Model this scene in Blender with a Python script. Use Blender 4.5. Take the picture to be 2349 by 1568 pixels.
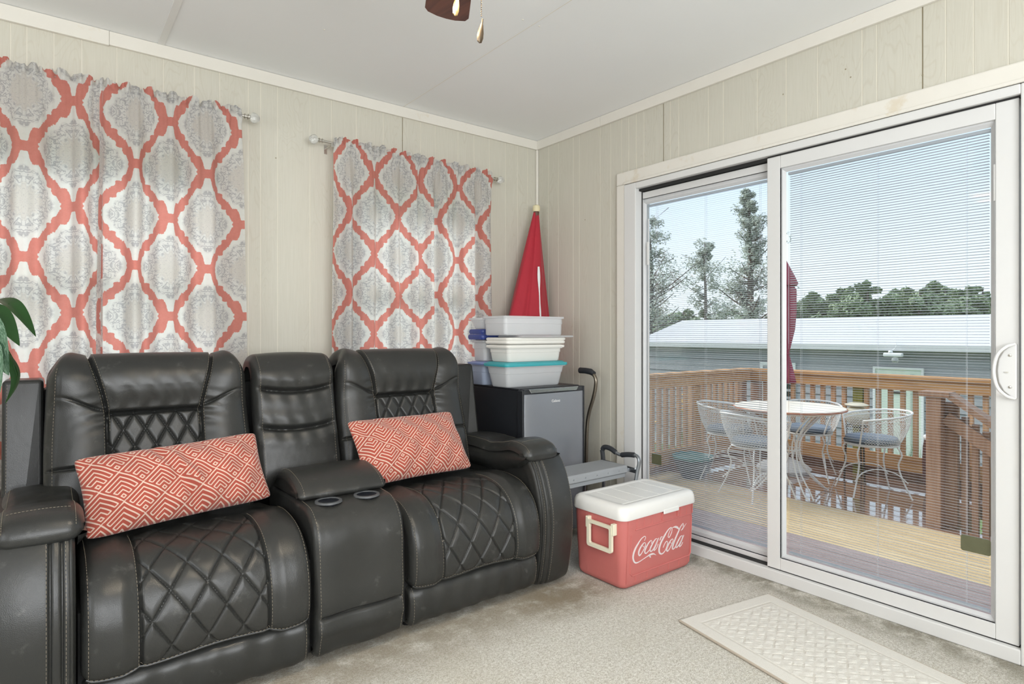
import bpy, bmesh, math, random
import numpy as np
from mathutils import Vector, Matrix
random.seed(7); np.random.seed(7)
S = bpy.context.scene
for o in list(bpy.data.objects): bpy.data.objects.remove(o)
COL = S.collection
PI = math.pi
# ---------------------------------------------------------------- camera
cam_d = bpy.data.cameras.new('camera'); cam = bpy.data.objects.new('camera', cam_d); COL.objects.link(cam)
cam.location = (-2.651, -3.133, 1.130)
cam.rotation_euler = (PI/2, 0, math.radians(52.17-90))
cam_d.sensor_width = 36; cam_d.lens = 36*1379/2349; cam_d.shift_y = -18/2349
cam_d.clip_start = 0.02; cam_d.clip_end = 500
S.camera = cam
# ---------------------------------------------------------------- world, sun, lights, exposure
S.view_settings.view_transform = 'Standard'; S.view_settings.look = 'None'
S.view_settings.gamma = 1; S.view_settings.use_curve_mapping = False
S.view_settings.exposure = 0.07
W = bpy.data.worlds.new('sky'); S.world = W; W.use_nodes = True
nt = W.node_tree; nt.nodes.clear()
wo = nt.nodes.new('ShaderNodeOutputWorld'); bg = nt.nodes.new('ShaderNodeBackground')
tc = nt.nodes.new('ShaderNodeTexCoord'); sx = nt.nodes.new('ShaderNodeSeparateXYZ'); cr = nt.nodes.new('ShaderNodeValToRGB')
nt.links.new(tc.outputs['Generated'], sx.inputs[0]); nt.links.new(sx.outputs[2], cr.inputs[0])
e = cr.color_ramp.elements
e[0].position = 0.0; e[0].color = (0.78, 0.86, 0.91, 1)
e[1].position = 1.0; e[1].color = (0.70, 0.77, 0.86, 1)
for p, c in ((0.10, (0.76, 0.86, 0.93, 1)), (0.30, (0.58, 0.75, 0.93, 1))):
    q = e.new(p); q.color = c
nt.links.new(cr.outputs[0], bg.inputs[0]); bg.inputs[1].default_value = 1.3
nt.links.new(bg.outputs[0], wo.inputs[0])

def lamp(name, kind, loc, energy, color=(1, 1, 1), target=None, **kw):
    d = bpy.data.lights.new(name, kind); d.energy = energy; d.color = color
    for k, v in kw.items(): setattr(d, k, v)
    o = bpy.data.objects.new(name, d); COL.objects.link(o); o.location = loc
    if target is not None:
        o.rotation_euler = (Vector(target)-Vector(loc)).to_track_quat('-Z', 'Y').to_euler()
    return o
lamp('sun', 'SUN', (3, 8, 8.5), 3.5, (1, 0.97, 0.92), (6.5, -2, 0), angle=math.radians(35))
# added fill lamps, set at two made-up windows behind the camera
lamp('fill_lamp_back', 'AREA', (-2.35, -4.46, 1.45), 90, (0.97, 0.985, 1.0), (-2.2, 0, 1.2), shape='RECTANGLE', size=2.3, size_y=1.3)
lamp('fill_lamp_left', 'AREA', (-4.56, -2.5, 1.45), 26, (0.97, 0.985, 1.0), (0, -1.7, 1.1), shape='RECTANGLE', size=1.7, size_y=1.3)
# ---------------------------------------------------------------- object helpers
def tag(o, label=None, cat=None, group=None, kind=None):
    if label: o['label'] = label
    if cat: o['category'] = cat
    if group: o['group'] = group
    if kind: o['kind'] = kind
    return o
def thing(name, label, cat, loc=(0, 0, 0), rz=0, group=None):
    o = bpy.data.objects.new(name, None); COL.objects.link(o); o.empty_display_size = .05
    o.location = loc; o.rotation_euler = (0, 0, rz)
    return tag(o, label, cat, group)
class MB:
    def __init__(s): s.v = []; s.f = []; s.m = []; s.uv = {}
    def add(s, vs, fs, mi=0, uvs=None):
        b = len(s.v); s.v += [tuple(map(float, p)) for p in vs]
        for f in fs:
            if uvs is not None: s.uv[len(s.f)] = [uvs[i] for i in f]
            s.f.append([b+i for i in f]); s.m.append(mi)
        return s
    def box(s, c, d, mi=0, rot=None):
        vs = []
        for z in (-.5, .5):
            for y in (-.5, .5):
                for x in (-.5, .5):
                    p = Vector((x*d[0], y*d[1], z*d[2]))
                    if rot is not None: p = rot @ p
                    vs.append(p+Vector(c))
        return s.add(vs, [(0, 2, 3, 1), (4, 5, 7, 6), (0, 1, 5, 4), (2, 6, 7, 3), (0, 4, 6, 2), (1, 3, 7, 5)], mi)
    def b2(s, lo, hi, mi=0):
        return s.box([(a+b)/2 for a, b in zip(lo, hi)], [abs(b-a) for a, b in zip(lo, hi)], mi)
    def beam(s, a, b, w, h, mi=0, up=(0, 0, 1)):
        a = Vector(a); b = Vector(b); d = b-a; L = d.length; d.normalize(); u = Vector(up)
        x = d.cross(u)
        if x.length < 1e-4: x = d.cross(Vector((1, 0, 0)))
        x.normalize(); z = x.cross(d)
        R = Matrix((x, d, z)).transposed()
        return s.box((a+b)/2, (w, L, h), mi, R)
    def tube(s, path, r, n=8, closed=False, mi=0, cap=True):
        P = [Vector(p) for p in path]; m = len(P)
        rr = r if isinstance(r, (list, tuple)) else [r]*m
        T = []
        for i in range(m):
            if closed: t = P[(i+1) % m]-P[i-1]
            else: t = P[min(i+1, m-1)]-P[max(i-1, 0)]
            T.append(t.normalized() if t.length > 1e-9 else Vector((0, 0, 1)))
        u = T[0].orthogonal().normalized(); vs = []
        for i in range(m):
            u = (u-T[i]*u.dot(T[i]));
            if u.length < 1e-6: u = T[i].orthogonal()
            u.normalize(); w = T[i].cross(u)
            for k in range(n):
                an = 2*PI*k/n; vs.append(P[i]+(u*math.cos(an)+w*math.sin(an))*rr[i])
        fs = []
        for i in range(m if closed else m-1):
            for k in range(n):
                a = i*n+k; b = i*n+(k+1) % n; c = ((i+1) % m)*n+(k+1) % n; d = ((i+1) % m)*n+k
                fs.append((a, b, c, d))
        if cap and not closed:
            fs.append(tuple(range(n-1, -1, -1))); fs.append(tuple((m-1)*n+k for k in range(n)))
        return s.add(vs, fs, mi)
    def lathe(s, prof, c=(0, 0, 0), n=24, mi=0, axis='z', rot=None):
        vs = []; fs = []; c = Vector(c)
        for (r, z) in prof:
            for k in range(n):
                a = 2*PI*k/n; p = Vector((r*math.cos(a), r*math.sin(a), z))
                if axis == 'x': p = Vector((p.z, p.x, p.y))
                if axis == 'y': p = Vector((p.y, p.z, p.x))
                if rot is not None: p = rot @ p
                vs.append(p+c)
        for i in range(len(prof)-1):
            for k in range(n):
                fs.append((i*n+k, i*n+(k+1) % n, (i+1)*n+(k+1) % n, (i+1)*n+k))
        if prof[0][0] > 1e-5: fs.append(tuple(range(n-1, -1, -1)))
        if prof[-1][0] > 1e-5: fs.append(tuple((len(prof)-1)*n+k for k in range(n)))
        return s.add(vs, fs, mi)
    def loft(s, loops, cap0=True, cap1=True, mi=0):
        n = len(loops[0]); vs = [p for L in loops for p in L]; fs = []
        for i in range(len(loops)-1):
            for k in range(n):
                fs.append((i*n+k, i*n+(k+1) % n, (i+1)*n+(k+1) % n, (i+1)*n+k))
        if cap0: fs.append(tuple(range(n-1, -1, -1)))
        if cap1: fs.append(tuple((len(loops)-1)*n+k for k in range(n)))
        return s.add(vs, fs, mi)
    def grid(s, P, mi=0, uv=None, wrap=False):
        P = np.asarray(P); a, b = P.shape[:2]
        fs = []
        for i in range(a-1):
            for j in range(b if wrap else b-1):
                k = (j+1) % b
                fs.append((i*b+j, i*b+k, (i+1)*b+k, (i+1)*b+j))
        return s.add(P.reshape(-1, 3), fs, mi, None if uv is None else [tuple(t) for t in np.asarray(uv).reshape(-1, 2)])
    def prism(s, poly, lo, hi, axis='x', mi=0):
        # poly in the two other axes (x: (y,z); y: (x,z); z: (x,y))
        def P(a, b, t): return {'x': (t, a, b), 'y': (a, t, b), 'z': (a, b, t)}[axis]
        return s.loft([[P(a, b, lo) for a, b in poly], [P(a, b, hi) for a, b in poly]], mi=mi)
    def xform(s, M):
        s.v = [tuple(M @ Vector(p)) for p in s.v]; return s
    def build(s, name, mats, parent=None, smooth=True, bevel=0, seg=2, angle=35, recalc=True, loc=None, dbl=False):
        me = bpy.data.meshes.new(name); me.from_pydata(s.v, [], s.f)
        if not isinstance(mats, (list, tuple)): mats = [mats]
        for m in mats: me.materials.append(m)
        if len(mats) > 1: me.polygons.foreach_set('material_index', s.m)
        if s.uv:
            L = me.uv_layers.new(name='uv')
            for pi, us in s.uv.items():
                p = me.polygons[pi]
                for li, u in zip(p.loop_indices, us): L.data[li].uv = u
        if recalc or dbl:
            bm = bmesh.new(); bm.from_mesh(me)
            if dbl: bmesh.ops.remove_doubles(bm, verts=bm.verts, dist=1e-5)
            if recalc: bmesh.ops.recalc_face_normals(bm, faces=bm.faces)
            bm.to_mesh(me); bm.free()
        o = bpy.data.objects.new(name, me); COL.objects.link(o)
        if parent is not None: o.parent = parent
        if loc is not None: o.location = loc
        if bevel:
            b = o.modifiers.new('bevel', 'BEVEL'); b.width = bevel; b.segments = seg; b.limit_method = 'ANGLE'; b.angle_limit = math.radians(40)
            b.harden_normals = False
        me.polygons.foreach_set('use_smooth', [bool(smooth)]*len(me.polygons))
        if smooth and angle:
            try: me.set_sharp_from_angle(angle=math.radians(angle))
            except Exception: pass
        me.update()
        return o
def copy_tree(o, parent=None):
    c = o.copy(); COL.objects.link(c); c.parent = parent
    for ch in list(o.children): copy_tree(ch, c)
    return c
def rrect(x0, x1, y0, y1, r, z=0, n=5, plane='z'):
    pts = []
    for cx, cy, a0 in ((x1-r, y1-r, 0), (x0+r, y1-r, 90), (x0+r, y0+r, 180), (x1-r, y0+r, 270)):
        for k in range(n+1):
            a = math.radians(a0+90*k/n); u = cx+r*math.cos(a); v = cy+r*math.sin(a)
            pts.append({'z': (u, v, z), 'y': (u, z, v), 'x': (z, u, v)}[plane])
    return pts
def catmull(P, n, closed=False):
    P = np.asarray(P, float); m = len(P)
    if closed: Q = np.vstack([P[-1], P, P[0], P[1]]); segs = m
    else: Q = np.vstack([2*P[0]-P[1], P, 2*P[-1]-P[-2]]); segs = m-1
    out = []
    for i in range(segs):
        p0, p1, p2, p3 = Q[i:i+4]
        for t in np.linspace(0, 1, 14, endpoint=False):
            out.append(.5*((2*p1)+(-p0+p2)*t+(2*p0-5*p1+4*p2-p3)*t*t+(-p0+3*p1-3*p2+p3)*t**3))
    out.append(P[0] if closed else P[-1]); out = np.array(out)
    d = np.r_[0, np.cumsum(np.linalg.norm(np.diff(out, axis=0), axis=1))]
    t = np.linspace(0, d[-1], n)
    return np.stack([np.interp(t, d, out[:, k]) for k in range(out.shape[1])], 1), d[-1]
def sstep(a, b, x):
    t = np.clip((x-a)/(b-a), 0, 1); return t*t*(3-2*t)
# ---------------------------------------------------------------- material helpers
class X:
    """tiny expression wrapper around Math nodes"""
    nt = None
    def __init__(s, k): s.k = k
    @staticmethod
    def op(o, a, b=None, c=None):
        n = X.nt.nodes.new('ShaderNodeMath'); n.operation = o
        for i, t in enumerate((a, b, c)):
            if t is None: continue
            if isinstance(t, X): X.nt.links.new(t.k, n.inputs[i])
            else: n.inputs[i].default_value = t
        return X(n.outputs[0])
    def __add__(a, b): return X.op('ADD', a, b)
    __radd__ = __add__
    def __sub__(a, b): return X.op('SUBTRACT', a, b)
    def __rsub__(a, b): return X.op('SUBTRACT', b, a)
    def __mul__(a, b): return X.op('MULTIPLY', a, b)
    __rmul__ = __mul__
    def __truediv__(a, b): return X.op('DIVIDE', a, b)
def xf(o, *a): return X.op(o, *a)
def xsm(v, a, b):
    n = X.nt.nodes.new('ShaderNodeMapRange'); n.interpolation_type = 'SMOOTHSTEP'
    X.nt.links.new(v.k, n.inputs[0]); n.inputs[1].default_value = a; n.inputs[2].default_value = b
    return X(n.outputs[0])
def xnoise(vec, scale=5, detail=2, rough=.5, dist=0, dim='3D'):
    n = X.nt.nodes.new('ShaderNodeTexNoise'); X.nt.links.new(vec, n.inputs['Vector'])
    n.inputs['Scale'].default_value = scale; n.inputs['Detail'].default_value = detail
    n.inputs['Roughness'].default_value = rough; n.inputs['Distortion'].default_value = dist
    return X(n.outputs[0])
def xvor(vec, scale=5, feat='F1'):
    n = X.nt.nodes.new('ShaderNodeTexVoronoi'); n.feature = feat; X.nt.links.new(vec, n.inputs['Vector'])
    n.inputs['Scale'].default_value = scale
    return X(n.outputs[0])
def xvec(x, y, z=0):
    n = X.nt.nodes.new('ShaderNodeCombineXYZ')
    for i, t in enumerate((x, y, z)):
        if isinstance(t, X): X.nt.links.new(t.k, n.inputs[i])
        else: n.inputs[i].default_value = t
    return n.outputs[0]
def xcoord(kind='Object'):
    n = X.nt.nodes.new('ShaderNodeTexCoord'); s = X.nt.nodes.new('ShaderNodeSeparateXYZ')
    X.nt.links.new(n.outputs[kind], s.inputs[0])
    return n.outputs[kind], X(s.outputs[0]), X(s.outputs[1]), X(s.outputs[2])
def cmix(f, a, b, bt='MIX'):
    n = X.nt.nodes.new('ShaderNodeMix'); n.data_type = 'RGBA'; n.blend_type = bt
    if isinstance(f, X): X.nt.links.new(f.k, n.inputs[0])
    else: n.inputs[0].default_value = f
    for i, t in ((6, a), (7, b)):
        if isinstance(t, (tuple, list)): n.inputs[i].default_value = tuple(t)+((1,) if len(t) == 3 else ())
        else: X.nt.links.new(t, n.inputs[i])
    return n.outputs[2]
def newmat(name):
    m = bpy.data.materials.new(name); m.use_nodes = True; X.nt = m.node_tree
    p = m.node_tree.nodes['Principled BSDF']
    return m, p
def setp(p, **k):
    names = dict(color='Base Color', rough='Roughness', metal='Metallic', spec='Specular IOR Level', coat='Coat Weight',
                 coatr='Coat Roughness', sheen='Sheen Weight', trans='Transmission Weight', alpha='Alpha', sss='Subsurface Weight')
    for a, v in k.items():
        i = p.inputs[names[a]]
        if isinstance(v, X): X.nt.links.new(v.k, i)
        elif isinstance(v, bpy.types.NodeSocket): X.nt.links.new(v, i)
        elif a == 'color': i.default_value = tuple(v)+(1,)
        else: i.default_value = v
def bump(p, h, strength=.3, dist=.002):
    n = X.nt.nodes.new('ShaderNodeBump'); n.inputs['Strength'].default_value = strength; n.inputs['Distance'].default_value = dist
    X.nt.links.new(h.k if isinstance(h, X) else h, n.inputs['Height']); X.nt.links.new(n.outputs[0], p.inputs['Normal'])
def plain(name, color, rough=.5, metal=0, var=.04, scale=8, bmp=0, bscale=60, **k):
    m, p = newmat(name); v, x, y, z = xcoord()
    n = xnoise(v, scale, 3)
    lo = tuple(c*(1-var) for c in color); hi = tuple(min(1, c*(1+var)) for c in color)
    setp(p, color=cmix(n, lo, hi), rough=rough, metal=metal, **k)
    if bmp: bump(p, xnoise(v, bscale, 2), bmp)
    return m
def seethrough(m, p, fac, tint=(1, 1, 1)):
    """mix the shader with plain transparency"""
    t = X.nt.nodes.new('ShaderNodeBsdfTransparent'); t.inputs[0].default_value = tuple(tint)+(1,)
    mx = X.nt.nodes.new('ShaderNodeMixShader'); out = X.nt.nodes['Material Output']
    if isinstance(fac, X): X.nt.links.new(fac.k, mx.inputs[0])
    else: mx.inputs[0].default_value = fac
    X.nt.links.new(t.outputs[0], mx.inputs[1]); X.nt.links.new(p.outputs[0], mx.inputs[2]); X.nt.links.new(mx.outputs[0], out.inputs[0])
def glassmat(name, tint=(.99, .995, .995)):
    m, p = newmat(name)
    g = X.nt.nodes.new('ShaderNodeBsdfGlossy'); g.inputs['Roughness'].default_value = .02
    fr = X.nt.nodes.new('ShaderNodeFresnel'); fr.inputs[0].default_value = 1.35
    seethrough(m, g, X(fr.outputs[0])*0.8, tint)
    return m
# ---------------------------------------------------------------- materials
def wallmat():
    m, p = newmat('whitewashed_wood_panel'); v, x, y, z = xcoord()
    h = x+y
    fine = xnoise(xvec(h*1.0, 0.0, z*.035), 160, 3, .6)
    cath = xnoise(xvec(h*3.2, 0.0, z*.55), 3.0, 2, .5, .6)
    rings = xf('ABSOLUTE', xf('SINE', cath*62))
    rm = xsm(rings, .55, 0.0)*xsm(xnoise(xvec(h*2.3, 3.0, z*.6), 2.0, 1), .42, .60)
    blot = xnoise(xvec(h, 0.0, z*.3), 2.2, 2)
    c = cmix(fine, (.53, .515, .44), (.65, .635, .565))
    c = cmix(rm*.38, c, (.50, .465, .38))
    c = cmix(blot*.28, c, (.68, .63, .51))
    setp(p, color=c, rough=.62, spec=.3); bump(p, fine, .12, .001)
    return m
M_WALL = wallmat()
M_GROOVE = plain('panel_groove', (.74, .71, .62), .7)
M_SEAM = plain('panel_seam_dark', (.30, .26, .17), .8)
def stained(name, a, b, stain, rough, sc=7, amt=.5):
    m, p = newmat(name); v, x, y, z = xcoord()
    n = xnoise(v, sc, 4, .6); n2 = xnoise(v, sc*.6, 5, .7)
    c = cmix(n, a, b); c = cmix(xsm(n2, .60, .72)*amt, c, stain)
    setp(p, color=c, rough=rough, spec=.35); bump(p, xnoise(v, 220, 2), .06, .0006)
    return m
M_TRIM = stained('painted_trim', (.74, .71, .645), (.79, .765, .70), (.62, .52, .36), .5)
M_CEIL = plain('ceiling_board', (.87, .885, .885), .75, var=.02, scale=1.5, bmp=.1, bscale=200)
M_BATTEN = plain('ceiling_batten', (.80, .80, .78), .6, var=.02)
M_VINYL = stained('white_vinyl', (.69, .69, .68), (.73, .73, .72), (.66, .62, .52), .35, 4, .18)
M_BEAD = plain('grey_white_bead', (.62, .63, .64), .35, var=.02)
M_DARK = plain('dark_gap', (.02, .02, .02), .8)
M_GLASS = glassmat('clear_glass')
M_BLIND = plain('white_slats', (.88, .90, .92), .45, var=.02)
_t = M_BLIND.node_tree; _p = _t.nodes['Principled BSDF']; _r = _t.nodes.new('ShaderNodeBsdfTranslucent'); _r.inputs[0].default_value = (.85, .88, .92, 1)
_m = _t.nodes.new('ShaderNodeMixShader'); _m.inputs[0].default_value = .6; _t.links.new(_p.outputs[0], _m.inputs[1]); _t.links.new(_r.outputs[0], _m.inputs[2]); _t.links.new(_m.outputs[0], _t.nodes['Material Output'].inputs[0])
M_CORD = plain('blind_cord', (.78, .80, .84), .6)
M_STICK = stained('olive_sticker', (.09, .095, .05), (.14, .14, .08), (.03, .05, .05), .5, 30, .9)
def carpetmat():
    m, p = newmat('berber_carpet'); v, x, y, z = xcoord()
    a = x*.97+y*.25; b = y*.97-x*.25
    vc = xvec(a*1.0, b*1.35, 0.0)
    loops = xvor(vc, 215)
    n = xnoise(v, 90, 3, .7); big = xnoise(v, 1.7, 3, .6); mid = xnoise(v, 11, 3, .6)
    c = cmix(xsm(n, .30, .72), (.55, .53, .47), (.75, .74, .69))
    c = cmix(xsm(loops, .38, .80)*.5, c, (.30, .27, .21))
    c = cmix(xsm(big, .48, .72)*.22, c, (.42, .38, .28))
    edge = xsm(x, -.24, -.03)                         # trodden dirt along the door sill
    c = cmix(edge*xsm(mid, .30, .62)*.70, c, (.155, .14, .095))
    # browner, darker mottling around the front of the sofa and the cooler
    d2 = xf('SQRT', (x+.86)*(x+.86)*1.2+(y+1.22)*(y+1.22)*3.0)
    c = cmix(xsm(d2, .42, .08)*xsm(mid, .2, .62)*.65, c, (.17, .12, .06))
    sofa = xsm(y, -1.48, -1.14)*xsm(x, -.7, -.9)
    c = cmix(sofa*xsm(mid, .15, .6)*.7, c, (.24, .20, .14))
    setp(p, color=c, rough=.95, spec=.1); bump(p, loops, .55, .003)
    return m
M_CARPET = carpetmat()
def rugmat():
    m, p = newmat('cream_rug'); v, x, y, z = xcoord()
    n = xnoise(v, 260, 2, .7); w = xvor(v, 330)
    c = cmix(n, (.66, .645, .595), (.80, .785, .735))
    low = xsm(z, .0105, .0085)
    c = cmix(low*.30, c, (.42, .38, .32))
    setp(p, color=c, rough=.95, spec=.1); bump(p, w, .5, .0015)
    return m
M_RUG = rugmat()
M_RUGEDGE = plain('rug_binding', (.46, .40, .33), .9)
def leathermat(name='dark_leather', k=1.0):
    m, p = newmat(name); v, x, y, z = xcoord()
    big = xnoise(v, 3.2, 4, .6); wear = xnoise(v, 17, 5, .65)
    c = cmix(big, (.018*k, .020*k, .020*k), (.034*k, .033*k, .030*k))
    c = cmix(xsm(wear, .60, .78)*.55, c, (.115, .112, .105))
    scr = xnoise(xvec(x*1.6, y*1.0, z*1.3), 34, 5, .85)
    c = cmix(xsm(scr, .66, .76)*.22, c, (.20, .195, .18))
    setp(p, color=c, rough=xf('MULTIPLY_ADD', big, .16, .25), spec=.42)
    g = xvor(v, 520)*.25+xnoise(v, 40, 4, .6)*.25+xnoise(xvec(x*1.3, y, z*.8), 13, 2, .5)*2.2
    bump(p, g, .34, .0022)
    return m
M_LEATHER = leathermat()
M_LEATHER2 = leathermat('brown_black_leather', .82)
M_THREAD = plain('tan_thread', (.25, .215, .16), .8)
M_WORN = stained('worn_edge', (.30, .26, .2), (.45, .40, .32), (.1, .09, .08), .7, 60, .9)
M_BLACKP = plain('black_plastic', (.012, .012, .014), .35)
M_BASEBLK = plain('black_base_cloth', (.010, .010, .010), .9)
M_RING = plain('grey_cup_ring', (.09, .095, .10), .4, spec=.3)
M_CUP = plain('navy_cup_well', (.006, .008, .014), .3)
def curtainmat():
    m, p = newmat('coral_medallion_fabric'); v, x, y, z = xcoord('UV')
    a = x/.47; b = y/.43                              # pattern repeat, metres of cloth
    TP = 2*PI
    F = xf('COSINE', a*TP)+xf('COSINE', b*TP)
    # coordinates mirrored inside every medallion
    ma = xf('PINGPONG', a*2, 1.0); mb = xf('PINGPONG', b*2, 1.0)
    sgn = xf('SIGN', F)
    A = xf('ABSOLUTE', F)
    # polar coordinate about the medallion centre for the scalloped rim
    fa = xf('PINGPONG', a+.5*xf('LESS_THAN', F, 0.0), .5); fb = xf('PINGPONG', b+.5*xf('LESS_THAN', F, 0.0), .5)
    ang = xf('ARCTAN2', fb*1.15, fa)
    sc = xf('ABSOLUTE', xf('SINE', ang*9.0))*.11+xf('SINE', ang*26.0)*.035
    wob = (xnoise(xvec(fa*1.0, fb*1.0, 0.0), 16, 2, .6)-.5)*.55
    tip = xsm(fa, .065, .015)*xsm(fb, .33, .42)*xsm(fb, .475, .445)*.22        # fleuron at the top and bottom of a medallion
    D_ = xf('ABSOLUTE', 1.0-fa*2.0-fb*2.0)
    E_ = A*.50+D_*.85+sc*.9+wob*.6+tip
    coral = xsm(E_, .375, .345)
    rimcol = (.78, .79, .76)
    cora = cmix(xnoise(v, 40, 3, .6), (.60, .145, .105), (.72, .215, .165))
    # inside: grey scrolls, cream ground, beige heart
    fv = xvec(fa*1.0, fb*1.0, 0.0)
    sw = xnoise(fv, 11, 2, .5, 2.2); sw2 = xnoise(fv, 24, 1, .5, 1.4)
    line = xsm(xf('ABSOLUTE', sw-.5), .055, .02)
    blob = xsm(sw2, .60, .67)
    band = xsm(E_, .60, .72)*xsm(E_, 1.50, 1.30)
    inner = xsm(E_, 1.30, 1.50)
    g = cmix(xnoise(v, 60, 3), (.66, .66, .645), (.76, .755, .73))
    g = cmix(xf('MAXIMUM', line, blob)*band*.72, g, (.33, .33, .36))
    g = cmix(inner*.55, g, (.60, .555, .50))
    ring = xsm(xf('ABSOLUTE', xf('SINE', E_*17.0)), .35, .1)
    g = cmix(inner*ring*.5, g, (.42, .40, .42))
    g = cmix(xsm(E_, .66, .56), g, rimcol)
    c = cmix(coral, g, cora)
    c = cmix(xsm(xnoise(v, 150, 2, .7), .72, .76)*coral*.5, c, (.85, .55, .5))
    weave = xnoise(xvec(x*60, y*900, 0.0), 1.0, 2, .7)+xnoise(xvec(x*900, y*60, 0.0), 1.0, 2, .7)
    c = cmix(weave*.12, c, (.9, .88, .86))
    out = X.nt.nodes['Material Output']
    setp(p, color=c, rough=.85, spec=.15, sheen=.1)
    tr = X.nt.nodes.new('ShaderNodeBsdfTranslucent'); X.nt.links.new(c, tr.inputs[0])
    mx = X.nt.nodes.new('ShaderNodeMixShader'); mx.inputs[0].default_value = .54
    X.nt.links.new(p.outputs[0], mx.inputs[1]); X.nt.links.new(tr.outputs[0], mx.inputs[2]); X.nt.links.new(mx.outputs[0], out.inputs[0])
    return m
M_CURTAIN = curtainmat()
M_NICKEL = plain('brushed_nickel', (.62, .60, .56), .28, 1)
M_CRYSTAL = plain('clear_acrylic', (.86, .87, .86), .08, 0, trans=.75)
def pillowmat():
    m, p = newmat('coral_maze_fabric'); v, x, y, z = xcoord('UV')
    u1 = (x*.66+y*.78)/.078; v1 = (x*-.66+y*.78)/.078
    fu = xf('FRACT', u1+20.0); fv = xf('FRACT', v1+20.0)
    mx_ = xf('MAXIMUM', fu, fv); mn = xf('MINIMUM', fu, fv)
    hw = .024
    st = xf('ABSOLUTE', xf('FRACT', (mx_-.22)/.15+.5+2.0)-.5)*.15
    body = xsm(st, hw+.008, hw-.008)*xsm(mn, .085, .10)*xsm(mx_, .185, .20)
    ends = xsm(xf('ABSOLUTE', mn-.095), hw+.008, hw-.008)*xsm(xf('ABSOLUTE', xf('FRACT', (mx_-.37)/.30+3.0)-.25), .30, .27)*xsm(mx_, .34, .36)
    sq = xsm(xf('ABSOLUTE', mn-.095), hw+.006, hw-.008)*xsm(mx_, .25, .235)*xsm(mx_, .07, .08)
    bor = xsm(mx_, .955, .97)+xsm(mn, .030, .018)*.0
    line = xf('MAXIMUM', xf('MAXIMUM', body, ends), xf('MAXIMUM', sq, bor))
    w = xnoise(xvec(x*1.0, y*1.0, 0.0), 420, 2, .7)
    cor = cmix(w, (.30, .058, .040), (.40, .088, .062))
    crm = cmix(w, (.56, .40, .32), (.70, .54, .45))
    setp(p, color=cmix(line, cor, crm), rough=.9, spec=.1, sheen=.2); bump(p, w+line*.8, .5, .0012)
    return m
M_PILLOW = pillowmat()
M_FRBLK = plain('fridge_black', (.020, .022, .026), .38, bmp=.12, bscale=300)
M_FRDOOR = plain('fridge_silver_door', (.34, .36, .40), .30, .6, var=.02)
M_FRLIP = plain('fridge_chrome_lip', (.55, .57, .6), .15, .9)
M_LETTER = plain('white_letters', (.80, .80, .80), .4, var=.01)
def tub(name, color, fac, rough=.35):
    m, p = newmat(name); v, x, y, z = xcoord()
    setp(p, color=cmix(xnoise(v, 9, 2), tuple(c*.94 for c in color), color), rough=rough, spec=.4)
    seethrough(m, p, fac); return m
M_TUB = tub('frosted_clear_plastic', (.80, .82, .84), .52)
M_TUBW = tub('milky_plastic', (.86, .86, .82), .86)
M_TUBB = tub('bluish_clear_plastic', (.50, .58, .74), .62)
M_LIDTEAL = plain('teal_lid', (.045, .36, .40), .35)
M_LIDBLUE = plain('navy_lid', (.035, .06, .24), .4)
M_LIDLAV = plain('periwinkle_lid', (.22, .29, .55), .4)
M_LIDWHT = plain('white_lid', (.84, .83, .78), .35)
M_UMBRED = plain('red_canvas', (.42, .018, .035), .75, var=.10, scale=5, bmp=.2, bscale=400, sheen=.1)
M_UMBCAP = plain('cream_cap', (.78, .70, .45), .5)
M_COOLRED = plain('red_cooler_plastic', (.54, .155, .142), .48, var=.08, bmp=.1, bscale=500)  # red paled towards pink to put glare and haze into the colour
M_COOLWHT = plain('white_cooler_plastic', (.80, .795, .77), .38, var=.03, bmp=.08, bscale=500)
M_COOLHND = plain('cream_handle_plastic', (.80, .76, .60), .4)
M_LOGO = plain('logo_white', (.74, .68, .68), .45, var=.02)
M_STEP = plain('grey_step_plastic', (.30, .315, .33), .5, bmp=.25, bscale=500)
M_STEEL = plain('grey_steel', (.30, .32, .34), .3, .9)
M_RUBBER = plain('black_rubber', (.02, .023, .028), .6)
M_CANE = plain('bronze_cane_metal', (.23, .20, .16), .3, .85)
def woodmat(name, a, b, rough=.6, axis='y', sc=1., wet=0.):
    m, p = newmat(name); v, x, y, z = xcoord()
    q = {'y': xvec(x*9, y*.5, z*9), 'x': xvec(x*.5, y*9, z*9), 'z': xvec(x*9, y*9, z*.5)}[axis]
    n = xnoise(q, 4*sc, 4, .6, .8); k = xnoise(v, 2.5, 3)
    c = cmix(xsm(n, .3, .7), a, b); c = cmix(k*.35, c, tuple(t*.75 for t in a))
    setp(p, color=c, rough=rough, spec=.5); bump(p, n, .25, .002)
    if wet: setp(p, coat=wet, coatr=.08)
    return m
M_BLADE = woodmat('dark_fan_wood', (.075, .022, .014), (.16, .055, .032), .35, 'y')
M_BRONZE = plain('dark_bronze', (.09, .07, .05), .35, .9)
M_GOLD = plain('gold_leaf_metal', (.75, .55, .25), .3, .95)
M_OPAL = plain('opal_glass', (.85, .82, .75), .3)
M_LEAF = plain('glossy_green_leaf', (.012, .050, .009), .38, spec=.3, var=.35, scale=12)
def varieg():
    m, p = newmat('silver_green_leaf'); v, x, y, z = xcoord('UV')
    n = xnoise(xvec(x*2, y*2.2, 0.0), 5, 4, .7, 1.6)
    setp(p, color=cmix(xsm(n, .44, .66), (.030, .085, .040), (.25, .36, .27)), rough=.35); return m
M_LEAFV = varieg()
M_POT = plain('terracotta', (.42, .19, .11), .8)
M_SOIL = plain('potting_soil', (.03, .022, .015), .95)
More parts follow.
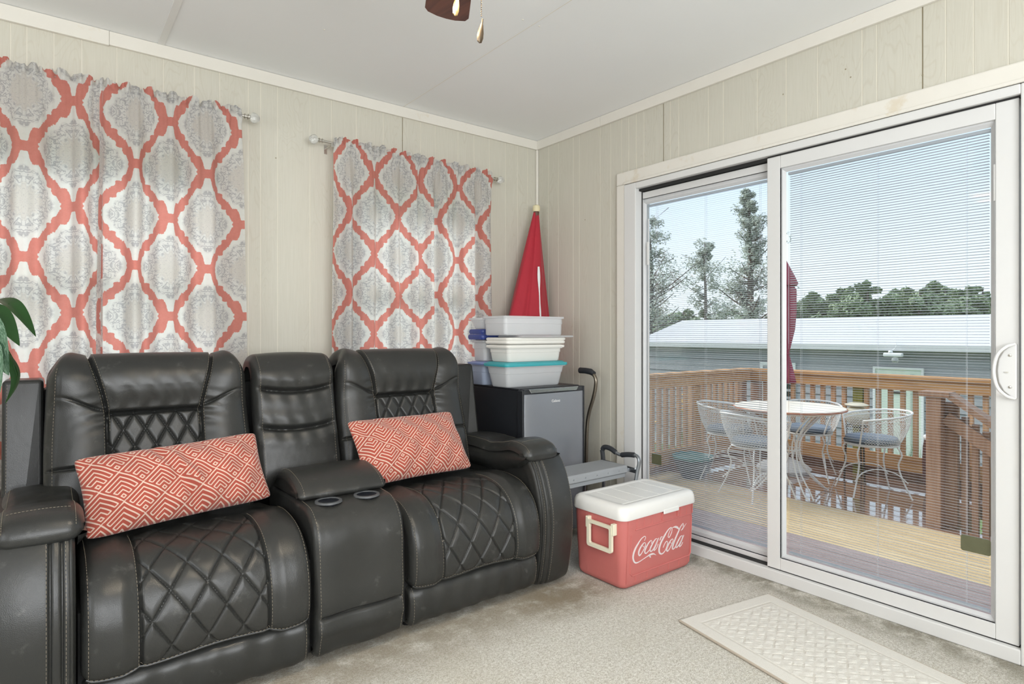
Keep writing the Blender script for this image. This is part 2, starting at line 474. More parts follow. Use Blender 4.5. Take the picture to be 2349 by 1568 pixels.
# outdoors
def deckmat(name, a, b, wet):
    m, p = newmat(name); v, x, y, z = xcoord()
    n = xnoise(xvec(x*11, y*.5, 0.0), 4, 4, .65, .8)
    pud = xnoise(xvec(x*.8, y*.5, 0.0), 2.2, 2)
    c = cmix(xsm(n, .3, .7), a, b)
    setp(p, color=c, rough=xf('MULTIPLY_ADD', xsm(pud, .35, .65), .10 if wet else .15, .02 if wet else .45), spec=.8 if wet else .4)
    if wet: setp(p, coat=1.0, coatr=.03)
    else: bump(p, n, .3, .002)
    return m
M_DECKWET = deckmat('wet_brown_deck', (.21, .11, .07), (.34, .195, .135), True)
M_DECKPALE = deckmat('pale_new_deck', (.50, .36, .19), (.70, .55, .33), False)
M_DECKGREY = deckmat('mauve_weathered_deck', (.27, .20, .19), (.42, .33, .32), False)
M_RAIL = woodmat('honey_rail_wood', (.42, .20, .07), (.66, .37, .15), .55, 'y')
M_BALUS = woodmat('baluster_wood', (.42, .21, .10), (.64, .38, .20), .6, 'z')
M_POSTG = woodmat('green_tinged_post', (.20, .18, .03), (.30, .27, .06), .7, 'z')
M_STAIR = woodmat('brown_stair_wood', (.25, .13, .075), (.38, .22, .14), .6, 'z')
def sidingmat():
    m, p = newmat('grey_siding'); v, x, y, z = xcoord()
    c = cmix(xnoise(v, 3, 3), (.27, .272, .285), (.36, .362, .378)); setp(p, color=c, rough=.45, spec=.5); return m
M_SIDING = sidingmat()
M_ROOF = stained('pale_metal_roof', (.58, .58, .61), (.66, .66, .69), (.50, .46, .46), .4, .8, .35)
M_FASCIA = stained('white_fascia', (.58, .58, .59), (.66, .66, .67), (.42, .38, .36), .5, 2.5, .6)
M_MINT = plain('mint_white_door', (.66, .74, .64), .5)
M_WHITE = plain('white_outdoor_paint', (.80, .80, .80), .5)
M_DKPANE = plain('dark_window_pane', (.04, .045, .05), .1)
M_WIRE = stained('chipped_white_metal', (.80, .79, .76), (.86, .85, .82), (.42, .20, .10), .5, 9, .8)
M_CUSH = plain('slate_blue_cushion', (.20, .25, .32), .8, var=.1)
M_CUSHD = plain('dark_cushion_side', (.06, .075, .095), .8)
M_TOP = stained('cream_table_top', (.80, .74, .62), (.88, .84, .74), (.60, .34, .22), .35, 5, .5)
M_TERRA = plain('terracotta_rim', (.45, .20, .13), .7)
M_UMBMAR = plain('maroon_canvas', (.30, .05, .085), .8, var=.2, scale=7)
M_POLE = plain('brown_pole', (.12, .06, .04), .5)
M_STONE = plain('white_wicker_base', (.70, .69, .68), .8, var=.25, scale=60, bmp=.8, bscale=60)
M_CREAM = plain('cream_ceramic', (.80, .74, .58), .4)
M_TEAL = plain('teal_pot', (.05, .20, .20), .4)
M_SLATE = plain('dark_blue_grey_pot', (.05, .065, .085), .5)
M_YEL = plain('yellow_petals', (.85, .55, .10), .7)
M_GRASS = plain('long_grass', (.10, .22, .05), .9, var=.4, scale=6)
M_TREE = plain('tree_leaves', (.30, .37, .23), .8, var=.5, scale=.8)
M_TREE2 = plain('bright_leaves', (.28, .46, .12), .8, var=.4, scale=1.2)
M_TREE3 = plain('grey_green_needles', (.38, .42, .35), .8, var=.4, scale=.8)
M_HILL = plain('wooded_hill', (.26, .34, .28), .9, var=.4, scale=.25)
M_BARK = plain('grey_bark', (.12, .10, .09), .9, var=.3, scale=8)
M_GROUND = plain('ground_grass', (.13, .20, .07), .95, var=.5, scale=.9)

M_PIPING = plain('coral_cord', (.32, .07, .05), .9)
# ---------------------------------------------------------------- room shell
H = 2.44; XL = -4.60; YB = -4.50
def wall(name, axis, lo, hi, front, sgn, grooves, openings, darks=(), thick=.12):
    """axis 'x': wall runs in x at y=front, room side sgn (direction of the room). axis 'y' likewise"""
    mb = MB(); g = .0022; dep = .0022
    def P(h, d, z): return (h, front-sgn*d, z) if axis == 'x' else (front-sgn*d, h, z)
    cuts = sorted(set([lo, hi]+[c for o in openings for c in o[:2]]))
    segs = []; prev = lo
    for q in sorted(grooves):
        if lo < q < hi: segs.append((prev, q-g, 0)); segs.append((q-g, q+g, 2 if any(abs(q-d) < .01 for d in darks) else 1)); prev = q+g
    segs.append((prev, hi, 0))
    for a, b, kind in segs:
        xs = [a]+[c for c in cuts if a < c < b]+[b]
        for p, q in zip(xs[:-1], xs[1:]):
            mid = (p+q)/2; zs = [(0, H)]
            for o in openings:
                if o[0] < mid < o[1]: zs = [(0, o[2]), (o[3], H)]
            for z0, z1 in zs:
                if z1-z0 < 1e-6: continue
                d = dep if kind else 0
                mb.add([P(p, d, z0), P(q, d, z0), P(q, d, z1), P(p, d, z1)], [(0, 1, 2, 3)], kind)
                if kind:
                    for h in (p, q): mb.add([P(h, 0, z0), P(h, d, z0), P(h, d, z1), P(h, 0, z1)], [(0, 1, 2, 3)], kind)
    # back and reveals
    for p, q in zip(cuts[:-1], cuts[1:]):
        mid = (p+q)/2; zs = [(0, H)]
        for o in openings:
            if o[0] < mid < o[1]: zs = [(0, o[2]), (o[3], H)]
        for z0, z1 in zs:
            if z1-z0 > 1e-6: mb.add([P(p, thick, z0), P(q, thick, z0), P(q, thick, z1), P(p, thick, z1)], [(0, 1, 2, 3)], 0)
    for o in openings:
        a, b, z0, z1 = o
        for q in ((P(a, 0, z0), P(a, thick, z0), P(a, thick, z1), P(a, 0, z1)), (P(b, 0, z0), P(b, thick, z0), P(b, thick, z1), P(b, 0, z1)),
                  (P(a, 0, z0), P(b, 0, z0), P(b, thick, z0), P(a, thick, z0)), (P(a, 0, z1), P(b, 0, z1), P(b, thick, z1), P(a, thick, z1))):
            mb.add(q, [(0, 1, 2, 3)], 0)
    for h in (lo, hi):
        mb.add([P(h, 0, 0), P(h, thick, 0), P(h, thick, H), P(h, 0, H)], [(0, 1, 2, 3)], 0)
    o = mb.build(name, [M_WALL, M_GROOVE, M_SEAM], smooth=False, recalc=False)
    return tag(o, kind='structure')
def spaced(lo, hi, seed, seams):
    r = random.Random(seed); out = []; q = lo
    while q < hi:
        q += r.choice([.055, .085, .10, .14, .18]); out.append(q)
    return [s for s in out if all(abs(s-t) > .04 for t in seams)]+list(seams)
gA = [-2.761, -2.623, -2.529, -2.404, -2.226, -2.10, -1.99, -1.861, -1.803, -1.721, -1.557, -1.44, -1.30, -1.14, -1.02, -.90, -.80, -.64, -.52, -.40, -.27, -.17, -.085]
gA += spaced(-4.55, -2.85, 3, [-3.46])
WIN1 = (-2.93, -2.03, .92, 1.93); WIN2 = (-1.38, -.56, .92, 1.93)
wall('wall_left', 'x', XL, 0.0, 0.0, -1, gA, [WIN1, WIN2], darks=(-1.02, -3.46))
DO = (-2.66, -.80, 0.0, 1.98)
gB = spaced(-4.45, -.06, 11, [-1.06, -2.28, -3.50])
wall('wall_right', 'y', YB, 0.12, 0.0, -1, gB, [DO], darks=(-1.06, -2.28, -3.50))
WB = (-3.5, -1.2, .85, 2.05); WL = (-3.4, -1.6, .85, 2.05)
wall('wall_back', 'x', XL, .12, YB, 1, spaced(XL, 0, 5, []), [WB])
wall('wall_side', 'y', YB-.12, .12, XL, 1, spaced(YB, 0, 6, []), [WL])
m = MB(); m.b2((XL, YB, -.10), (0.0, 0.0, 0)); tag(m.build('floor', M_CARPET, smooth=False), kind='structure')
m = MB(); m.b2((XL-.12, YB-.12, H), (.12, .12, H+.08)); tag(m.build('ceiling', M_CEIL, smooth=False), kind='structure')
# ceiling seams: a battened joint, and a hairline joint
m = MB()
for xx in (-2.238, -3.46): m.b2((xx-.014, YB, H-.004), (xx+.014, 0, H))
tag(m.build('trim_1', M_BATTEN, smooth=False, bevel=.001), kind='structure')
m = MB(); m.b2((-1.0215, YB, H-.0006), (-1.0185, 0, H)); tag(m.build('trim_2', M_GROOVE, smooth=False), kind='structure')
m = MB()
for p in ((-1.702, -.593), (-1.078, -1.182), (-.99, -1.183)): m.lathe([(.004, 0), (.003, -.0015)], (p[0], p[1], H), 8)
tag(m.build('trim_3', M_GROOVE), kind='structure')
# flat crown boards, each wall, in lengths with a joint
def board(n, lo, hi, bev=.002, mat=None): 
    m = MB(); m.b2(lo, hi); return tag(m.build(n, mat or M_TRIM, smooth=False, bevel=bev), kind='structure')
board('trim_4', (-2.432, -.016, H-.060), (0, 0, H-.001))
board('trim_5', (XL, -.018, H-.064), (-2.4325, 0, H-.001))
board('trim_6', (-.016, -.60, H-.060), (0, -.016, H-.001))
board('trim_7', (-.016, YB, H-.060), (0, -.602, H-.001))
board('trim_8', (-.018, -.018, 0), (-.001, -.001, H-.060), .006)
board('trim_13', (XL, YB, H-.06), (0, YB+.016, H-.001)); board('trim_14', (XL, YB, H-.06), (XL+.016, 0, H-.001))
board('baseboard_left', (XL, -.012, 0), (0, 0, .07)); board('baseboard_right', (-.012, -.735, 0), (0, 0, .07))
board('baseboard_back', (XL, YB, 0), (0, YB+.012, .07)); board('baseboard_side', (XL, YB, 0), (XL+.012, 0, .07))
# nails on the panelling
m = MB()
for (x_, z_) in ((-2.19, 2.20), (-2.165, 2.20), (-1.73, 2.02), (-1.02, 2.25), (-1.02, 2.17)): m.lathe([(.0035, 0), (.002, .001)], (x_, -.0005, z_), 8, axis='y')
for (y_, z_) in ((-.46, 1.84), (-1.73, 2.22), (-2.0, 2.24), (-2.02, 2.20), (-2.28, 2.12)): m.lathe([(.0035, 0), (.002, .001)], (-.0005, y_, z_), 8, axis='x')
tag(m.build('trim_15', M_SEAM), kind='structure')
# ---------------------------------------------------------------- windows behind the curtains; two unseen ones added behind the camera for fill
def window(n, a, b, z0, z1, axis, front, sgn):
    """sgn: +1 when the outside lies towards + of the other axis"""
    def P(h, d, z): return (h, front+sgn*d, z) if axis == 'x' else (front+sgn*d, h, z)
    def bx(mb, h0, h1, d0, d1, za, zb): mb.b2(P(h0, d0, za), P(h1, d1, zb))
    w = thing('window_%d' % n, None, None, P((a+b)/2, 0, z0)); w['kind'] = 'structure'
    inv = Matrix.Translation(-Vector(w.location))
    c = MB(); t = .055
    bx(c, a-t, a, -.018, .0, z0-t, z1+t); bx(c, b, b+t, -.018, .0, z0-t, z1+t); bx(c, a, b, -.018, 0, z1, z1+t); bx(c, a, b, -.018, 0, z0-t, z0)
    c.xform(inv).build('casing', M_TRIM, w, smooth=False, bevel=.003)
    c = MB(); t = .035
    bx(c, a, a+t, .03, .08, z0, z1); bx(c, b-t, b, .03, .08, z0, z1); bx(c, a+t, b-t, .03, .08, z1-t, z1); bx(c, a+t, b-t, .03, .08, z0, z0+t)
    bx(c, a+t, b-t, .035, .075, (z0+z1)/2-.02, (z0+z1)/2+.02)
    c.xform(inv).build('sash', M_VINYL, w, smooth=False, bevel=.002)
    c = MB(); bx(c, a+t, b-t, .054, .056, z0+t, z1-t); c.xform(inv).build('pane', M_GLASS, w, smooth=False)
window(1, WIN1[0], WIN1[1], WIN1[2], WIN1[3], 'x', 0, 1)
window(2, WIN2[0], WIN2[1], WIN2[2], WIN2[3], 'x', 0, 1)
window(3, WB[0], WB[1], WB[2], WB[3], 'x', YB, -1)  # added unseen window behind the camera, for fill_lamp_back
window(4, WL[0], WL[1], WL[2], WL[3], 'y', XL, -1)  # added unseen window behind the camera, for fill_lamp_left
# ---------------------------------------------------------------- sliding glass door
board('trim_9', (-.022, -.800, 0), (0, -.738, 1.990), .006)
board('trim_10', (-.022, -2.76, 1.990), (0, -.738, 2.062), .006)
board('trim_11', (-.022, -2.76, 0), (0, -2.690, 1.990), .006)
board('trim_12', (-.032, -2.69, 1.986), (-.022, -.800, 2.000), .003)
door = thing('door_1', None, None, (0, -1.73, 0)); door['kind'] = 'structure'
OFF = Matrix.Translation((0, 1.73, 0))
def dpart(mb, name, mat, parent=None, **k):
    return mb.xform(OFF).build(name, mat, parent or door, **k)
c = MB(); y0, y1 = -2.69, -.80
for a, b, x0, x1 in ((-.886, -.80, -.026, .10), (-2.69, -2.578, -.026, .10)):
    c.b2((x0, a, 0), (x1, b, 1.985))
c.b2((-.026, -2.578, 1.950), (.10, -.886, 1.985))
c.b2((-.026, -2.578, 0), (.10, -.886, .052))
dpart(c, 'door_frame', M_VINYL, smooth=False, bevel=.004)
c = MB()
c.b2((.026, -.892, .052), (.029, -.884, 1.95)); c.b2((.004, -1.66, 1.938), (.09, -.886, 1.951)); c.b2((.006, -1.66, .052), (.10, -.886, .0585))
c.b2((-.004, -2.578, .052), (.10, -1.66, .0545)); c.b2((-.008, -2.578, 1.944), (.10, -1.66, 1.950))
dpart(c, 'track', M_DARK, smooth=False)
def panel(name, x0, x1, ya, yb, za, zb, lf, rt, top, bot, bead):
    """ya is the right (more negative) edge, yb the left edge as the camera sees it"""
    p = thing(name, None, None, (0, 0, 0)); p.parent = door; del p
    return
def make_panel(name, x0, x1, ya, yb, za, zb, gya, gyb, gza, gzb, bw, seed):
    """frame from (ya..yb, za..zb), glass from (gya..gyb, gza..gzb), bead width bw"""
    f = MB()
    A = (ya, yb, za, zb); B = (gya-bw, gyb+bw, gza-bw, gzb+bw)
    f.b2((x0, ya, za), (x1, B[0], zb)); f.b2((x0, B[1], za), (x1, yb, zb))
    f.b2((x0, B[0], za), (x1, B[1], B[2])); f.b2((x0, B[0], B[3]), (x1, B[1], zb))
    fo = dpart(f, name, M_VINYL, smooth=False, bevel=.003)
    fo['label'] = 'white vinyl sliding panel'
    b = MB(); t = x0+.012
    def frame(mb, o, i, xa, xb):
        # bead with a slope from outer rectangle o (x=xa) to the glass rectangle i (x=xb)
        O = [(xa, o[0], o[2]), (xa, o[1], o[2]), (xa, o[1], o[3]), (xa, o[0], o[3])]
        I = [(xb, i[0], i[2]), (xb, i[1], i[2]), (xb, i[1], i[3]), (xb, i[0], i[3])]
        mb.add(O+I, [(k, (k+1) % 4, 4+(k+1) % 4, 4+k) for k in range(4)])
    G = (gya, gyb, gza, gzb); G1 = (gya-.012, gyb+.012, gza-.012, gzb+.012)
    frame(b, B, G1, t, t); frame(b, G1, G, t, t+.012); frame(b, B, B, x0, t)
    b.xform(OFF).build('glazing_bead', M_BEAD, fo, smooth=False, recalc=False)
    g = MB(); xg = x0+.026
    g.b2((xg, gya-.004, gza-.004), (xg+.003, gyb+.004, gzb+.004)); g.xform(OFF).build('pane', M_GLASS, fo, smooth=False)
    g = MB(); g.b2((xg+.024, gya-.004, gza-.004), (xg+.027, gyb+.004, gzb+.004)); g.xform(OFF).build('pane', M_GLASS, fo, smooth=False)
    # slats of the blind between the panes
    s = MB(); z = gza+.012; i = 0; r = random.Random(seed); w = .0118; xc = xg+.0135
    while z < gzb-.012:
        tilt = r.uniform(-.025, .025)+(.20 if seed == 1 else -.145)
        vs = []
        for yy in (gya+.008, gyb-.008):
            for k in range(5):
                q = -1+k/2; vs.append((xc+q*w/2, yy, z+.0008*(1-q*q)+q*w/2*tilt))
        s.add(vs, [(k, k+1, 6+k, 5+k) for k in range(4)]); z += .0104; i += 1
    s.b2((xc-.007, gya+.006, gza+.002), (xc+.007, gyb-.006, gza+.009)); s.b2((xc-.008, gya+.004, gzb-.012), (xc+.008, gyb-.004, gzb-.001))
    s.xform(OFF).build('blind', M_BLIND, fo, smooth=True, recalc=False)
    k = MB(); L = gyb-gya
    for q in (.08, .5, .90): 
        yy = gyb-L*q
        for xx in (-.0066, .0066): k.tube([(xc+xx, yy, gza+.004), (xc+xx, yy, gzb-.004)], .0005, 4)
    k.xform(OFF).build('ladder_cord', M_CORD, fo)
    return fo
def adj(y, z, x):   # measured on the wall plane, carried back to depth x behind it
    k = 1+x/2.651; return -3.133+(y+3.133)*k, 1.130+(z-1.130)*k
ga = adj(-.952, 1.850, .062); gb = adj(-1.70, .135, .062)
pl = make_panel('fixed_panel', .030, .068, -1.70, -.876, .0585, 1.934, -1.655, ga[0], gb[1], ga[1], .030, 1)
pr = make_panel('sliding_panel', -.006, .030, -2.570, -1.656, .0555, 1.944, -2.486, -1.736, .128, 1.868, .018, 2)
# tilt control slides on the beads
def slider(fo, x, y, z0, z1, zk):
    s = MB(); s.b2((x-.005, y-.004, z0), (x, y+.004, z1)); s.xform(OFF).build('tilt_track', M_BEAD, fo, smooth=False, bevel=.001)
    s = MB(); s.b2((x-.009, y-.006, zk), (x, y+.008, zk+.13)); s.xform(OFF).build('tilt_slider', M_VINYL, fo, smooth=False, bevel=.002)
slider(pr, .005, -2.506, .20, 1.80, 1.60); slider(pl, .042, -.925, .25, 1.78, 1.52)
# stickers low on the glass
s = MB(); s.prism(rrect(0, .132, 0, .045, .008, 0)and[(p[0]-2.486, p[1]+.335) for p in rrect(0, .090, 0, .058, .008)], .0185, .0192, 'x'); s.xform(OFF).build('glass_sticker', M_STICK, pr, smooth=False)
s = MB(); s.prism([(p[0]-1.003, p[1]+.400) for p in rrect(0, .066, 0, .058, .002)], .0535, .0545, 'x'); s.xform(OFF).build('glass_sticker', M_STICK, pl, smooth=False)
# pull handle
h = MB(); zc = 1.002
pts = [(-.045, .098), (-.032, .098), (-.032, -.098), (-.045, -.098)]
plate = [(-2.566, zc-.094), (-2.566, zc+.094), (-2.558, zc+.096), (-2.530, zc+.070), (-2.516, zc+.040), (-2.512, zc), (-2.516, zc-.040), (-2.530, zc-.070), (-2.558, zc-.096)]
h.prism(plate, -.018, -.006, 'x')
ho = h.xform(OFF).build('pull_handle', M_VINYL, pr, smooth=False, bevel=.003)
h = MB(); arc, _ = catmull([(-.016, -2.560, zc+.094), (-.034, -2.540, zc+.084), (-.042, -2.518, zc+.055), (-.045, -2.509, zc), (-.042, -2.518, zc-.055), (-.034, -2.540, zc-.084), (-.016, -2.560, zc-.094)], 40)
h.tube(arc, .0055, 10); h.xform(OFF).build('grip', M_VINYL, ho)
h = MB()
for dz in (.055, -.055): h.lathe([(.0055, 0), (.0045, -.003), (0, -.0035)], (-.018, -2.548, zc+dz), 12, axis='x')
h.b2((-.022, -2.543, zc-.006), (-.018, -2.533, zc-.002)); h.xform(OFF).build('screw', M_NICKEL, ho)
# ---------------------------------------------------------------- curtains and rods
def rod(name, label, xa, za, xb, zb, left_knob=True, right_knob=True):
    t = thing(name, label, 'curtain rod', (xa, -.10, za)); inv = Matrix.Translation(-Vector(t.location))
    m = MB(); m.tube([(xa, -.10, za), (xb, -.10, zb)], .0065, 12); m.tube([(xb-(xb-xa)*.55, -.10, zb-(zb-za)*.55), (xb-.03, -.10, zb)], .0085, 12)
    m.xform(inv).build('pole', M_NICKEL, t)
    for on, x, z, s in ((left_knob, xa, za, -1), (right_knob, xb, zb, 1)):
        if not on: continue
        m = MB(); m.lathe([(.0, 0), (.012, .001), (.012, .006), (.008, .008), (.008, .014), (.013, .016), (.013, .021), (.007, .023), (.007, .028)] if s > 0 else [(.0, 0), (.012, -.001), (.012, -.006), (.008, -.008), (.008, -.014), (.013, -.016), (.013, -.021), (.007, -.023), (.007, -.028)], (x, -.10, z), 16, axis='x')
        m.xform(inv).build('collar', M_NICKEL, t)
        m = MB(); n = 20; loops = []
        for q in np.linspace(0, 1, 9):
            rr = .008+.015*math.sin(PI*min(1, q*1.0)**.75*.93); loops.append([(x+s*(.026+.042*q), -.10+rr*math.cos(2*PI*k/n)*(1+.05*math.cos(10*2*PI*k/n)), z+rr*math.sin(2*PI*k/n)*(1+.05*math.cos(10*2*PI*k/n))) for k in range(n)])
        m.loft(loops); m.xform(inv).build('finial', M_CRYSTAL, t, angle=0)
    for x, z in ((xa+.05, za), (xb-.05, zb)):
        m = MB(); m.b2((x-.005, -.10, z-.012), (x+.005, 0, z-.007)); m.b2((x-.008, -.004, z-.035), (x+.008, 0, z+.012)); m.b2((x-.008, -.108, z-.024), (x+.008, -.094, z-.005))
        m.xform(inv).build('bracket', M_NICKEL, t, smooth=False, bevel=.001)
rod('curtain_rod', 'nickel curtain rod over the left window, clear knob at its right end', -3.02, 2.155, -1.905, 2.165)
rod('curtain_rod', 'nickel curtain rod over the window nearer the corner, clear knobs at both ends', -1.525, 2.121, -.435, 2.099)
def curtain(label, xa, xb, rz, zbot, seed, u0, v0=0., amp=.030, flare=0.0, folds=6, group=None):
    """rz(x): height of the rod. the cloth is gathered on the rod with a ruffle above it"""
    r = np.random.RandomState(seed); n = 200
    x = np.linspace(xa, xb, n); W = xb-xa; t = np.linspace(0, 1, n)
    ph = r.uniform(0, 2*PI, 8)
    big = np.sin(2*PI*folds*t+ph[0]+.9*np.sin(2*PI*t*1.3+ph[1]))+.45*np.sin(2*PI*folds*1.9*t+ph[2])
    big = np.sign(big)*np.abs(big)**.8
    fine = np.sin(2*PI*folds*3.1*t+ph[3])+.6*np.sin(2*PI*folds*5.3*t+ph[4])+.5*np.sin(2*PI*folds*7.7*t+ph[5])
    top = rz(x); zt = top+.040
    rows = np.concatenate([np.linspace(0, .04, 6), np.linspace(.046, .07, 5), np.linspace(.085, float(zt.mean()-zbot), 84)])
    P = np.zeros((len(rows), n, 3)); UV = np.zeros((len(rows), n, 2))
    # arc length of cloth across the width
    yb = big*amp; du = np.sqrt(np.diff(x)**2+np.diff(yb)**2); U = np.r_[0, np.cumsum(du)]*1.12
    for i, d in enumerate(rows):
        if d <= .04:      # ruffle
            k = (0.04-d)/.04; y = -.104+(.013*fine*k**.6)-.004*k-.0115*(1-k)
            z = zt-d+.008*k*np.sin(2*PI*folds*1.7*t+ph[6])*k-.012*k*np.abs(fine)*.4
        elif d <= .07:    # pocket around the rod
            q = (d-.055)/.0175; y = -.1175-.004*np.clip(1-q*q, 0, 1)+.0016*fine
            z = zt-d+0*t
        else:
            s = sstep(.07, .34, d); f = math.exp(-(d-.07)/.12)
            y = -.108-.006*s+yb*s*(1-.12*np.sin(d*2.3+ph[7]))+.0030*fine*f+.004*s*np.sin(9*t+d*4+ph[1])
            z = zt-d+0*t
        y = np.minimum(y, -.034)
        xx = x+flare*(t-.5)*2*sstep(0, 1.2, d)+.004*np.sin(d*6+ph[2])*t*(1-t)
        P[i, :, 0] = xx; P[i, :, 1] = y; P[i, :, 2] = z
        UV[i, :, 0] = U+u0; UV[i, :, 1] = (-d+v0)
    m = MB(); m.grid(P, uv=UV)
    o = m.build('curtain', M_CURTAIN, angle=0, recalc=False)
    # side hems and the lower hem are narrow double thicknesses of cloth
    return tag(o, label, 'curtain', group)
r1 = lambda x: 2.150+.012*(x+2.95)/1.0
r2 = lambda x: 2.121-.020*(x+1.525)/1.09
curtain('coral medallion curtain panel at the far left, cut by the photo edge', -3.02, -2.462, r1, .28, 1, -.066, .117, folds=4, amp=.030)
curtain('coral medallion curtain panel over the left window, right one of its pair', -2.472, -1.918, r1, .28, 4, .02, -.085, folds=4, amp=.030, flare=.014)
curtain('coral medallion curtain panel left of the split over the corner-side window', -1.474, -.975, r2, .30, 7, .05, -.05, folds=4, amp=.028, flare=.012)
curtain('coral medallion curtain panel nearest the corner, beside the storage boxes', -.988, -.462, r2, .30, 12, .0, -.07, folds=4, amp=.028, flare=.008)
# ---------------------------------------------------------------- reclining sofa
class Surf:
    """padded surface: a profile in (y,z) carried across x, with rounded side edges and a relief"""
    def __init__(s, path, xc, hw, r=.03, relief=None, n=160, skirt=.07):
        s.P, s.L = catmull(path, 400); d = np.gradient(s.P, axis=0); d /= np.linalg.norm(d, axis=1)[:, None]
        s.N = np.stack([-d[:, 1], d[:, 0]], 1)       # outward normal of the path
        if d[0, 0] < 0 and abs(d[0, 0]) > abs(d[0, 1]): s.N = -s.N
        s.t = np.linspace(0, s.L, 400); s.xc = xc; s.hw = hw if callable(hw) else (lambda z, y: hw+0*z); s.r = r; s.relief = relief; s.n = n; s.skirt = skirt
    def ev(s, dx_or_u, sv, lift=0., absolute=False):
        u = np.asarray(dx_or_u, float); sv = np.asarray(sv, float)
        y = np.interp(sv, s.t, s.P[:, 0]); z = np.interp(sv, s.t, s.P[:, 1]); ny = np.interp(sv, s.t, s.N[:, 0]); nz = np.interp(sv, s.t, s.N[:, 1])
        hw = s.hw(z, y); dx = u if absolute else u*hw
        e = np.clip(hw-np.abs(dx), 0, s.r); off = -(s.r-np.sqrt(np.maximum(0, s.r**2-(s.r-e)**2)))
        if s.relief is not None: off = off+s.relief(dx, sv, y, z)*sstep(0, s.r*.6, hw-np.abs(dx)+.002)
        off = off+lift
        return np.stack([s.xc+dx, y+ny*off, z+nz*off], -1)
    def mesh(s, nu=120, ns=None, skirt=None, mb=None, holes=()):
        ns = ns or s.n; k = s.skirt if skirt is None else skirt
        hwm = float(np.max(s.hw(s.P[:, 1], s.P[:, 0]))); er = min(.9, s.r/hwm)
        edge = 1-er*(1-np.sin(np.linspace(0, PI/2, 9)))
        uu = np.concatenate([-edge[::-1], np.linspace(-1+er, 1-er, nu)[1:-1], edge])
        ss = np.linspace(0, s.L, ns); Uu, Ss = np.meshgrid(uu, ss)
        P = s.ev(Uu, Ss)
        if k:
            y = np.interp(ss, s.t, s.P[:, 0]); z = np.interp(ss, s.t, s.P[:, 1]); ny = np.interp(ss, s.t, s.N[:, 0]); nz = np.interp(ss, s.t, s.N[:, 1]); h = s.hw(z, y)
            def side(sg):
                e = np.stack([s.xc+sg*h*.995, y-ny*k, z-nz*k], -1); return e[:, None, :]
            P = np.concatenate([side(-1), P, side(1)], 1)
        mb = mb or MB(); f0 = len(mb.f); mb.grid(P)
        if holes:
            keep = [i for i, f in enumerate(mb.f) if i < f0 or not any(np.linalg.norm(np.mean([mb.v[j] for j in f], 0)[:2]-np.array(h[:2])) < h[2] for h in holes)]
            mb.f = [mb.f[i] for i in keep]; mb.m = [mb.m[i] for i in keep]
        return mb
def stitch(mb, pts, L=.0070, gap=.0045, r=.00065):
    pts = np.asarray(pts, float); d = np.r_[0, np.cumsum(np.linalg.norm(np.diff(pts, axis=0), axis=1))]; q = 0
    while q+L < d[-1]:
        a = [np.interp(q, d, pts[:, k]) for k in range(3)]; b = [np.interp(q+L, d, pts[:, k]) for k in range(3)]
        mb.tube([a, b], r, 4); q += L+gap
    mb.marks = getattr(mb, 'marks', [])+[len(mb.f)]
    return mb
def groove(dist, w, depth): return -depth*np.exp(-(dist/w)**2)
def quilt(dx, sv, w, h, s0=0., depth=.008, puff=.008):
    a = dx/w+(sv-s0)/h; b = dx/w-(sv-s0)/h; da = np.abs(a-np.round(a)); db = np.abs(b-np.round(b)); k = 1/math.sqrt(1/w**2+1/h**2)
    d = np.minimum(da, db)*k
    return -depth*np.exp(-(d/.0036)**2)+puff*np.minimum(1, 4.5*np.minimum(da, db))**.7-puff
sofa = thing('reclining_sofa', 'dark charcoal leather reclining loveseat with a cup holder console between its seats', 'sofa', (-1.77, -.70, 0))
OS = Matrix.Translation(-Vector(sofa.location))
def side_fill(S_, x0, x1, close, inset=.007):
    P_ = S_.P[::8]-S_.N[::8]*inset; m = MB(); m.prism([tuple(p) for p in P_]+list(close), x0, x1); return m
def sp(mb, name, mat, parent=None, **k):
    if hasattr(mb, 'marks') and len(mb.marks) > 1:      # one object for every line of stitches
        a = 0
        for b in mb.marks:
            n = MB(); used = sorted({i for f in mb.f[a:b] for i in f}); mp = {i: j for j, i in enumerate(used)}
            n.add([mb.v[i] for i in used], [[mp[i] for i in f] for f in mb.f[a:b]]); o = sp(n, name, mat, parent, **k); a = b
        return o
    return mb.xform(OS).build(name, mat, parent or sofa, **k)
